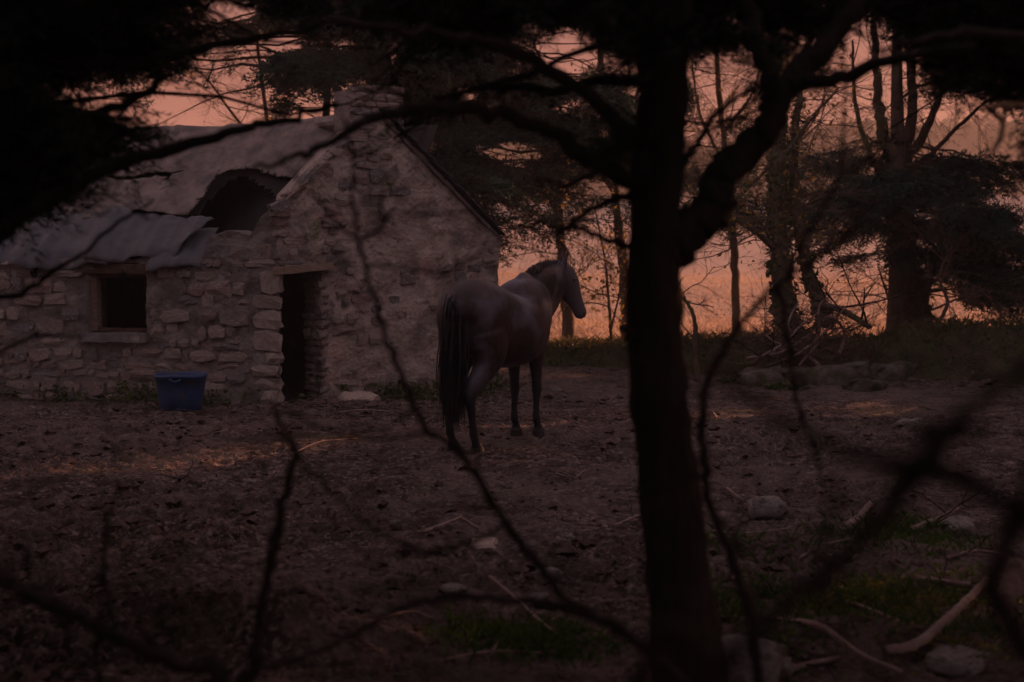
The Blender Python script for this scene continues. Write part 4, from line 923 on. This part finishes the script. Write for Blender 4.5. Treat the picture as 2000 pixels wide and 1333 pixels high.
x, y = yard_pts(5000); z = ground_z(x, y); tag(leafcards(np.stack([x, y, z+.01], -1), .022, M['litter'], 'leaf_litter', None, flat=True), 'dead brown leaves and bits scattered over the yard', 'leaf litter', kind='stuff')
x, y = yard_pts(6000); kk_ = rng.random(len(x)) < .08+.9*sstep(-.1, .5, vn(x*.8+5, y*.9, 0, 47)); x = x[kk_]; y = y[kk_]; z = ground_z(x, y); n = len(x); sc = .010+.045*rng.random(n)**2.5*(.5+y/14)
ico = np.array([[1, 0, 0], [-1, 0, 0], [0, 1, 0], [0, -1, 0], [0, 0, .7], [0, 0, -.7], [.7, .7, .3], [-.7, .6, .35]]); 
icoT = np.array([[0, 6, 4], [6, 2, 4], [2, 7, 4], [7, 1, 4], [1, 3, 4], [3, 0, 4], [0, 5, 6], [6, 5, 2], [2, 5, 7], [7, 5, 1], [1, 5, 3], [3, 5, 0]])
V = (ico[None]*sc[:, None, None]*rng.uniform(.6, 1.3, (n, 8, 1))); an = rng.uniform(0, 6.28, n); c_, s_ = np.cos(an)[:, None], np.sin(an)[:, None]
V = np.stack([V[..., 0]*c_-V[..., 1]*s_, V[..., 0]*s_+V[..., 1]*c_, V[..., 2]], -1)+np.stack([x, y, z+sc*.2], -1)[:, None]
mb = MB(); mb.add(V.reshape(-1, 3), None, (icoT[None]+(np.arange(n)*8)[:, None, None]).reshape(-1, 3))
M['clod'] = mat('mud_clod', [(.3, (.045, .03, .025)), (.7, (.15, .105, .09))], 7, .95, .5, 60, .01)
tag(mb.build('mud_clods', M['clod'], None), 'loose clods of churned dark mud over the yard', 'mud', kind='stuff')
# green patches: (px, py, half width m, half depth m, count, height)
def patch(label, spots, m, hgt, leafy=False, nm='grass'):
    pp = []
    for (px, py, rx, ry, n) in spots:
        c = GG(px, py); x = c[0]+rng.normal(0, rx*.5, n); y = c[1]+rng.normal(0, ry*.5, n); pp.append(np.stack([x, y, ground_z(x, y)], -1))
    pp = np.concatenate(pp)
    o = leafcards(pp+np.array([0, 0, hgt*.4])*rng.uniform(0, 1.5, (len(pp), 1)), hgt*.45, m, nm, None) if leafy else blades(nm, pp, hgt, m, .004, .9)
    tag(o, label, 'grass' if not leafy else 'weeds', kind='stuff')
patch('short green grass and moss in the lower right', [(1720, 1040, .45, .5, 420), (1810, 1030, .4, .5, 300), (1610, 1190, .5, .35, 320), (1800, 1230, .8, .5, 600), (1700, 1170, .5, .3, 350), (1460, 1060, .4, .5, 200), (1430, 1210, .2, .3, 180), (1500, 1180, .3, .3, 160)], M['grass'], .07)
patch('fresh green grass at bottom centre', [(1010, 1250, .40, .32, 420), (1080, 1265, .3, .3, 240), (940, 1235, .25, .3, 120)], M['grass'], .06)
patch('small green weeds at bottom centre and along the right edge', [(1030, 1250, .36, .26, 700), (1700, 1180, .6, .4, 500), (1870, 1150, .4, .5, 300), (1480, 1270, .3, .3, 250), (1750, 1050, .6, .5, 350)], M['weed'], .045, True, 'weeds')
wsv = rng.uniform(.2, LE, 5200); wsv = wsv[(np.abs(wsv-(d_l+d_r)/2) > .5) | (rng.random(len(wsv)) < .15)]; wdn = rng.random(len(wsv)) < np.clip(.25+.9*vn(wsv*1.9, wsv*0, 0, 71), 0.05, 1); wsv = wsv[wdn]
pw = W(wsv, 0*wsv, rng.exponential(.16, len(wsv))+.04); pw[:, 2] = ground_z(pw[:, 0], pw[:, 1])+rng.random(len(wsv))**2*.22
tag(leafcards(pw, .045, M['ivy'], 'weeds', None), 'dark nettles and weeds growing at the foot of the cottage wall', 'weeds', kind='stuff')
0 and patch('dark nettles and weeds growing at the foot of the cottage wall', [(230, 770, .5, .25, 900), (420, 780, .3, .2, 500), (520, 790, .25, .25, 400), (640, 775, .25, .2, 350), (760, 770, .4, .2, 500), (880, 760, .5, .25, 500), (950, 755, .3, .3, 300)], M['ivy'], .11, True, 'weeds')
patch('broad-leaved weeds beside the mossy boulders at right', [(1460, 750, .35, .3, 500), (1530, 760, .3, .3, 300), (1640, 745, .4, .3, 300), (1800, 700, .6, .4, 500)], M['ivy'], .10, True, 'weeds')
patch('tufts of rough grass at the foot of the bank', [(1130, 690, 1.2, .5, 3000), (1400, 730, .8, .5, 1500), (1600, 700, 1.0, .6, 1800), (1780, 705, 1.0, .5, 1500)], M['roughgrass'], .12)
M['sunfleck_moss'] = mat('sunlit_tint_moss', [(.3, (.12, .12, .02)), (.7, (.38, .30, .06))], 14, .8, 0, trans=.3)  # bright yellow tone paints a fleck of sun on the moss
patch('moss with a sun fleck painted in yellow-green, right of the arching stem', [(1740, 1185, .40, .16, 1100), (1690, 1165, .15, .1, 250), (1860, 1260, .25, .15, 250)], M['sunfleck_moss'], .035, True, 'moss')
# ---------------------------------------------------------------- boulders and field stones
def rock(label, px, py, w_, h_, m, group=None, dep=None, name='boulder', cat='rock', sink=.25):
    c = GG(px, py); k = random.randrange(6); me = STF[k].copy(); me.name = name; me.materials.clear(); me.materials.append(m)
    o = D.objects.new(name, me); COL.objects.link(o); o.location = (c[0], c[1], c[2]+h_*(.5-sink)); o.scale = (w_, dep or w_*.8, h_); o.rotation_euler = (random.uniform(-.15, .15), random.uniform(-.15, .15), random.uniform(0, 6.28))
    tag(o, label, cat, group); return o
M['mossrock'] = mat('mossy_rock', [(.3, (.07, .058, .05)), (.55, (.15, .125, .11)), (.8, (.26, .22, .20))], 5, .95, 1, 30, .03, extra=patches(3, .56, (.055, .06, .022), .08, 1))
for (lab, px, py, w_, h_) in [('mossy boulder below the brushwood heap, leftmost of the row', 1485, 752, .5, .40), ('big rounded mossy boulder in the middle of the row', 1640, 755, .75, .55), ('low mossy boulder with a dark hollow beneath it', 1560, 745, .6, .34), ('mossy boulder at the right end of the row under the bank', 1740, 738, .6, .42), ('small mossy boulder right of the big one', 1692, 762, .42, .26), ('mossy boulder at far right below the bank', 1860, 725, .7, .45)]:
    rock(lab, px, py, w_*1.15, h_*.8, M['mossrock'], 'mossy boulders below the bank', sink=.36)
for (lab, px, py, w_, h_, m) in [
    ('thin pale orange-tinged flat stone at centre of the muddy yard', 945, 1066, .19, .035, 'palestone'), ('grey flat stone just above the arched twig at bottom centre', 890, 1156, .17, .04, 'rock'),
    ('flat grey stone between the two lowest crossing twigs', 1055, 1172, .11, .04, 'rock'), ('dull grey stone against the long diagonal twig', 1070, 1124, .12, .05, 'rock'),
    ('pale greenish lump of stone right of the diagonal twig', 1110, 1058, .12, .06, 'rock'), ('small round grey stone left of the pale stick', 773, 1030, .07, .06, 'rock'),
    ('small brown stone up-left of the pale stick', 744, 997, .06, .05, 'rock'), ('small grey stone above the pale stick', 880, 993, .08, .04, 'rock'),
    ('pointed brown rock right of the near trunk', 1498, 1005, .26, .15, 'rock'), ('large dark rock at the foot of the near trunk at the bottom', 1455, 1320, .26, .2, 'rock'),
    ('bluish grey flat stone near the right bottom edge', 1870, 1300, .28, .07, 'rock'), ('light grey stone at the lower edge right of the trunk', 1520, 1315, .14, .07, 'rock'),
    ('grey stone half buried in the right middle of the yard', 1775, 835, .24, .12, 'rock'), ('pale stone among grass lower right', 1625, 1100, .08, .06, 'palestone'),
    ('rounded stone half buried under weeds at right', 1870, 1045, .24, .14, 'rock'), ('little pale stone in the dark left foreground', 242, 1018, .08, .05, 'rock'), ('fallen wall stone lying near the horse at the gable foot', 840, 778, .32, .10, 'palestone'),
    ('fallen slab leaning at the gable foot left of the horse', 700, 785, .42, .14, 'palestone'), ('dark lump beside the bank shadow near the horse\'s far side', 1088, 765, .14, .06, 'rock')]:
    rock(lab, px, py, w_, h_, M[m], None, name='field_stone', cat='stone', sink=.3)
# ---------------------------------------------------------------- fallen sticks and logs
def stick(label, pts, r0_, r1_, m='wood', name='fallen_stick', lift=.02, cat='stick', kids=0, d=None, group=None):
    W_ = [GG(*p)+np.array([0, 0, lift+r0_*.5]) if len(p) == 2 else P(*p) for p in pts]; c = catmull(W_, 6) if len(W_) > 2 else np.linspace(W_[0], W_[1], 8)
    c[1:-1] += rng.normal(0, r0_*.07, (len(c)-2, 3)); org = W_[0]; root = empty(name, tuple(org)); tag(root, label, cat, group)
    mb = MB(); tube(mb, c, np.linspace(r0_, r1_, len(c)), 8, .05, 2); mb.build('stem', M[m], root, True, org)
    for k in range(kids):
        tb = MB(); i = rng.integers(1, len(c)-1); twigs(tb, c[i], rng.normal(0, 1, 3)*[1, 1, .4]+[0, 0, .4], r0_*rng.uniform(8, 20), r0_*.35, 1, .5, 0, 4, 2); tb.build('twig', M['twig'], root, True, org)
    return root
stick('thick pale broken stick on the mud at centre', [(825, 1048), (862, 1034), (902, 1018)], .013, .010)
stick('short pale stick beside the thick pale one', [(905, 1020), (938, 1042)], .007, .005)
stick('stick on the mud left of the near trunk', [(1200, 1036), (1228, 1022), (1258, 1010)], .010, .006, kids=2)
stick('broken brown branch stub pointing up right of centre, lower right', [(1655, 1040), (1680, 1018), (1703, 990)], .028, .02)
stick('curved pale dead branch lying across the green patch', [(1780, 1045), (1815, 1030), (1840, 1020), (1870, 1002)], .022, .012, kids=3)
stick('long pale log slanting up to the right in the bottom corner', [(1730, 1300), (1790, 1285), (1850, 1235), (1890, 1195), (1925, 1155)], .025, .018, name='fallen_log', cat='log', lift=.05)
stick('stub of pale log standing near the right edge', [(1962, 1178, 6.1), (1975, 1140, 6.2), (1985, 1100, 6.3)], .045, .036, name='fallen_log', cat='log')
stick('knobbly short branch lying above the long log', [(1800, 1140), (1850, 1148), (1900, 1155)], .014, .018, kids=3)
stick('long thin branch along the bottom edge right of the trunk', [(1440, 1328), (1540, 1318), (1640, 1298), (1760, 1285)], .016, .010, kids=3)
stick('brown stem arching over the grass at the bottom right', [(1520, 1225), (1600, 1235), (1680, 1290), (1760, 1325)], .016, .010, kids=2)
stick('stick running down right across the stones at bottom centre', [(955, 1135), (1000, 1172), (1060, 1228), (1130, 1275)], .010, .006, m='wood')
stick('pale twig lying flat at the bottom centre', [(860, 1300), (960, 1282), (1060, 1285)], .006, .004, kids=2)
stick('thin straight twig on the mud left of the horse', [(1560-1010, 905), (640-20, 870), (700, 862)], .008, .005, kids=3)
stick('dark twig lying in the left part of the yard', [(330, 968), (345, 955), (352, 942)], .012, .008, m='twig', kids=3)
stick('bone-pale short stick near the lower edge under the grass', [(958, 1290), (972, 1262)], .006, .006)
stick('brown stick lying left of the grass, lower right', [(1390, 1045), (1450, 1050), (1545, 1040)], .009, .006, kids=1)
for k, (lab, pts, r0_, kd) in enumerate([('thin grey stick beside the green patch at lower right', [(1560, 1100), (1600, 1075), (1660, 1060)], .008, 2), ('dark stick lying over the weeds near the right edge', [(1850, 1100), (1905, 1085), (1960, 1092)], .012, 2),
        ('twiggy brown stick left of the long pale log', [(1640, 1180), (1700, 1200), (1770, 1230)], .009, 4), ('grey stick pointing at the near trunk from the right', [(1440, 1130), (1520, 1150), (1570, 1185)], .008, 2), ('short stick by the pointed brown rock', [(1420, 960), (1452, 985)], .008, 1),
        ('bent twig among the straw in the middle of the yard', [(1085, 930), (1120, 940), (1140, 925)], .006, 2), ('thin stick at the left of the bottom centre grass', [(720, 1225), (800, 1205), (850, 1220)], .007, 3), ('small twig right behind the front hooves', [(1120, 845), (1160, 838)], .006, 1),
        ('broken stick near the blue tub', [(420, 850), (470, 842), (520, 850)], .008, 2), ('fallen stick against the cottage foot right of the door', [(650, 812), (700, 806), (760, 808)], .010, 2)]):
    stick(lab, pts, r0_, r0_*.7, kids=kd)
# brushwood heap under the ivy-clad tree
dB = 20.6
bpaths = [((1480, 705), (1530, 680), (1560, 640), (1600, 610)), ((1500, 715), (1560, 690), (1620, 640), (1650, 600)), ((1460, 700), (1520, 690), (1580, 655), (1610, 625)), ((1560, 715), (1600, 670), (1640, 640), (1660, 650)), ((1640, 690), (1650, 650), (1625, 620), (1590, 625)), ((1510, 700), (1545, 670), (1540, 630), (1560, 590)), ((1580, 700), (1600, 650), (1600, 600), (1630, 570)), ((1470, 712), (1500, 690), (1535, 672), (1555, 668)), ((1600, 715), (1570, 690), (1520, 672), (1490, 650))]
labs = ['lowest pale branch of the brushwood heap, left side', 'longest branch slanting up through the brushwood heap', 'pale branch lying on the left of the brushwood heap', 'bent branch at the centre of the brushwood heap', 'hooked branch curling over the right of the brushwood heap', 'forked upright branch at the back of the brushwood heap', 'thin upright branch rising from the brushwood heap', 'short branch at the foot of the ivy-clad trunk', 'branch crossing the brushwood heap from right to left']
for lab, pth in zip(labs, bpaths):
    stick(lab, [(x_, y_, dB+rng.uniform(-.4, .4)) for (x_, y_) in pth], rng.uniform(.018, .035), .010, m='wood', name='dead_branch', cat='branch', kids=5, group='branches of the brushwood heap')
stick('thick dark dead limb leaning down from the brushwood heap to the right', [(1590, 598, 20.8), (1630, 602, 20.7), (1665, 618, 20.6), (1700, 640, 20.5)], .055, .04, m='bark_back', name='dead_branch', cat='branch', kids=4)
tb = MB()
for k in range(130): twigs(tb, P(rng.uniform(1470, 1680), rng.uniform(620, 712), rng.uniform(20.2, 21.4)), rng.normal(0, 1, 3)*[1, .5, .6]+[0, 0, .3], rng.uniform(.4, .9), .007, 1, .5, 0, 3, 3)
tag(tb.build('brushwood', M['twig_back'], None), 'tangle of fine dead twigs in the brushwood heap', 'brushwood', kind='stuff')
# ---------------------------------------------------------------- near saplings and blurred stems
def sapling(name, label, stems, d, base, kidn=3, m='twig', cat='sapling', kidlen=.25, rs=1., ds=1.):
    stems = [(p, a*rs, b*rs) for p, a, b in stems]; d = d*ds
    base = np.asarray(base, float); root = empty(name, tuple(base)); tag(root, label, cat)
    mb = MB(); tb = MB()
    for k, (pts, r0_, r1_) in enumerate(stems):
        W_ = [P(p[0], p[1], p[2] if len(p) > 2 else d) if len(p) > 1 else base for p in pts]
        c = catmull(W_, 8); c[1:-1] += rng.normal(0, .003, (len(c)-2, 3)); r = np.linspace(r0_, r1_, len(c)); r = r*(1+.22*vn(np.arange(len(r))*.5+k*9, 0*r, 0, 13)); tube(mb, c, r, 8, .25, k)
        for q in range(kidn*2+2):
            tb = MB(); i = rng.integers(len(c)//4, len(c)-1); twigs(tb, c[i], (c[i+1 if i+1 < len(c) else i]-c[i-1])/.1+rng.normal(0, .9, 3), kidlen*rng.uniform(.15, 1)**1.3, r[i]*.35, 1, .5, 0, 4, 2); tb.build('twig', M[m], root, True, base)
    mb.build('stem', M[m], root, True, base)
    return root
b1 = np.array([.75, 3.9, -.05])
sapling('bare_sapling', 'long thin bare sapling bowing diagonally across in front of the cottage and horse', [
    ([(0,), (1420, 1450), (1235, 1248), (1120, 1180), (1040, 1090), (985, 1020), (930, 930), (880, 868), (832, 838), (800, 770), (765, 690), (735, 600), (712, 520), (698, 465), (690, 390), (688, 300), (672, 230)], .013, .003),
    ([(985, 1022), (960, 1045), (900, 1066), (820, 1074), (760, 1052), (700, 1010), (640, 955), (590, 905), (550, 850), (535, 790)], .0065, .003),
    ([(905, 1066), (850, 1083), (770, 1082), (700, 1070), (655, 1045), (647, 1010)], .003, .002),
    ([(832, 840), (780, 855), (710, 858), (640, 840), (575, 812), (545, 800)], .0045, .002),
    ([(1235, 1248), (1150, 1205), (1060, 1180), (960, 1170), (880, 1166), (780, 1190), (690, 1240), (600, 1280), (500, 1310)], .009, .006),
    ([(712, 520), (760, 520), (830, 530), (870, 535), (905, 510), (960, 480), (985, 465)], .0045, .002),
    ([(698, 465), (665, 440), (630, 400), (580, 350), (540, 300)], .004, .002),
    ([(702, 470), (740, 450), (752, 430), (770, 415), (850, 418), (930, 412), (1000, 440)], .004, .002),
    ([(750, 432), (745, 390), (755, 350), (745, 330)], .003, .0015)], 3.3, b1, 4, kidlen=.18)
sapling('bare_shrub', 'dark out-of-focus stem at lower left running down to the bottom edge', [
    ([(0,), (480, 1400), (498, 1300), (510, 1180), (535, 1080), (552, 980), (578, 890), (560, 850), (535, 800)], .014, .004), ([(500, 1310), (430, 1380), (380, 1450)], .01, .006)], 2.6, (-.55, 3.2, -.05), 4, rs=1.3, ds=1.28)
sapling('bare_shrub', 'blurred bare branch in the bottom left corner', [([(0,), (450, 1380), (350, 1300), (200, 1230), (100, 1180), (0, 1130), (-80, 1090)], .014, .012), ([(230, 1245), (205, 1130), (215, 1000), (240, 940)], .006, .002), ([(200, 1400), (190, 1300), (200, 1180), (195, 1120)], .005, .003)], 2.4, (-.5, 3.0, -.05), 4, rs=1.3, ds=1.3)
sapling('bare_shrub', 'reddish thin stem rising past the right side of the near trunk', [
    ([(0,), (1480, 1300), (1440, 1120), (1392, 1000), (1376, 900), (1372, 800), (1385, 740), (1420, 675), (1470, 605), (1530, 550), (1590, 510), (1660, 455), (1700, 430)], .014, .004),
    ([(1520, 560), (1532, 620), (1545, 700), (1560, 790), (1590, 880), (1608, 950)], .008, .004), ([(1530, 550), (1560, 490), (1610, 400), (1640, 340), (1650, 200), (1645, 80)], .006, .003), ([(1392, 1000), (1430, 1040), (1450, 1090)], .007, .003)], 3.2, (.62, 3.1, -.05), 3, kidlen=.2)
sapling('bare_shrub', 'heavily blurred dark branches crossing in the lower right foreground', [
    ([(0,), (1250, 1500), (1400, 1300), (1530, 1190), (1640, 1100), (1740, 980), (1830, 870), (1920, 780), (2040, 690)], .012, .010),
    ([(2100, 1080), (1960, 985), (1870, 930), (1750, 905), (1650, 880), (1560, 840), (1480, 785), (1415, 740)], .016, .005),
    ([(1740, 985), (1800, 920), (1830, 880), (1800, 840), (1870, 830), (1930, 850)], .010, .008),
    ([(1600, 1140), (1620, 1010), (1640, 920)], .006, .005),
    ([(2010, 1290), (1940, 1150), (1980, 1010), (2020, 900)], .014, .012)], 1.75, (.16, 1.25, -.05), 1, kidlen=.12, rs=.66, ds=.72)
# ---------------------------------------------------------------- far treeline
def treeline():
    n = 26000; x = rng.uniform(-70, 110, n); y = rng.uniform(150, 185, n); hgt = 5.5+3.5*vn(x*.09, x*0, 0, 4)+1.5*vn(x*.4, x*0, 0, 8)
    z = base_z(x, y)+rng.random(n)**.8*hgt; p = np.stack([x, y, z], -1)
    return leafcards(p, .9, mat('far_wood', [(.3, (.03, .025, .02)), (.7, (.08, .06, .045))], .2, .9, 0), 'distant_wood', None)
tag(treeline(), 'distant wood along the top of the hazy slope', 'wood', kind='stuff')
# ---------------------------------------------------------------- haze
hz = MB(); box(hz, (0, 385, 8.2), (420, 0, 0), (0, 400, 0), (0, 0, 10.2)); mh = D.materials.new('haze'); mh.use_nodes = True; t = mh.node_tree; t.nodes.clear()
vo = N(t, 'ShaderNodeVolumePrincipled'); mo = N(t, 'ShaderNodeOutputMaterial'); t.links.new(vo.outputs[0], mo.inputs['Volume'])
vo.inputs['Color'].default_value = (1, .9, .86, 1); vo.inputs['Density'].default_value = .0015; vo.inputs['Anisotropy'].default_value = .15
hb_ = hz.build('haze', mh, None); tag(hb_, 'thin warm evening haze over the yard and field', 'haze', kind='stuff')
print('stones', nst, 'tris', sum(len(o.data.polygons) for o in S.objects if o.type == 'MESH'))
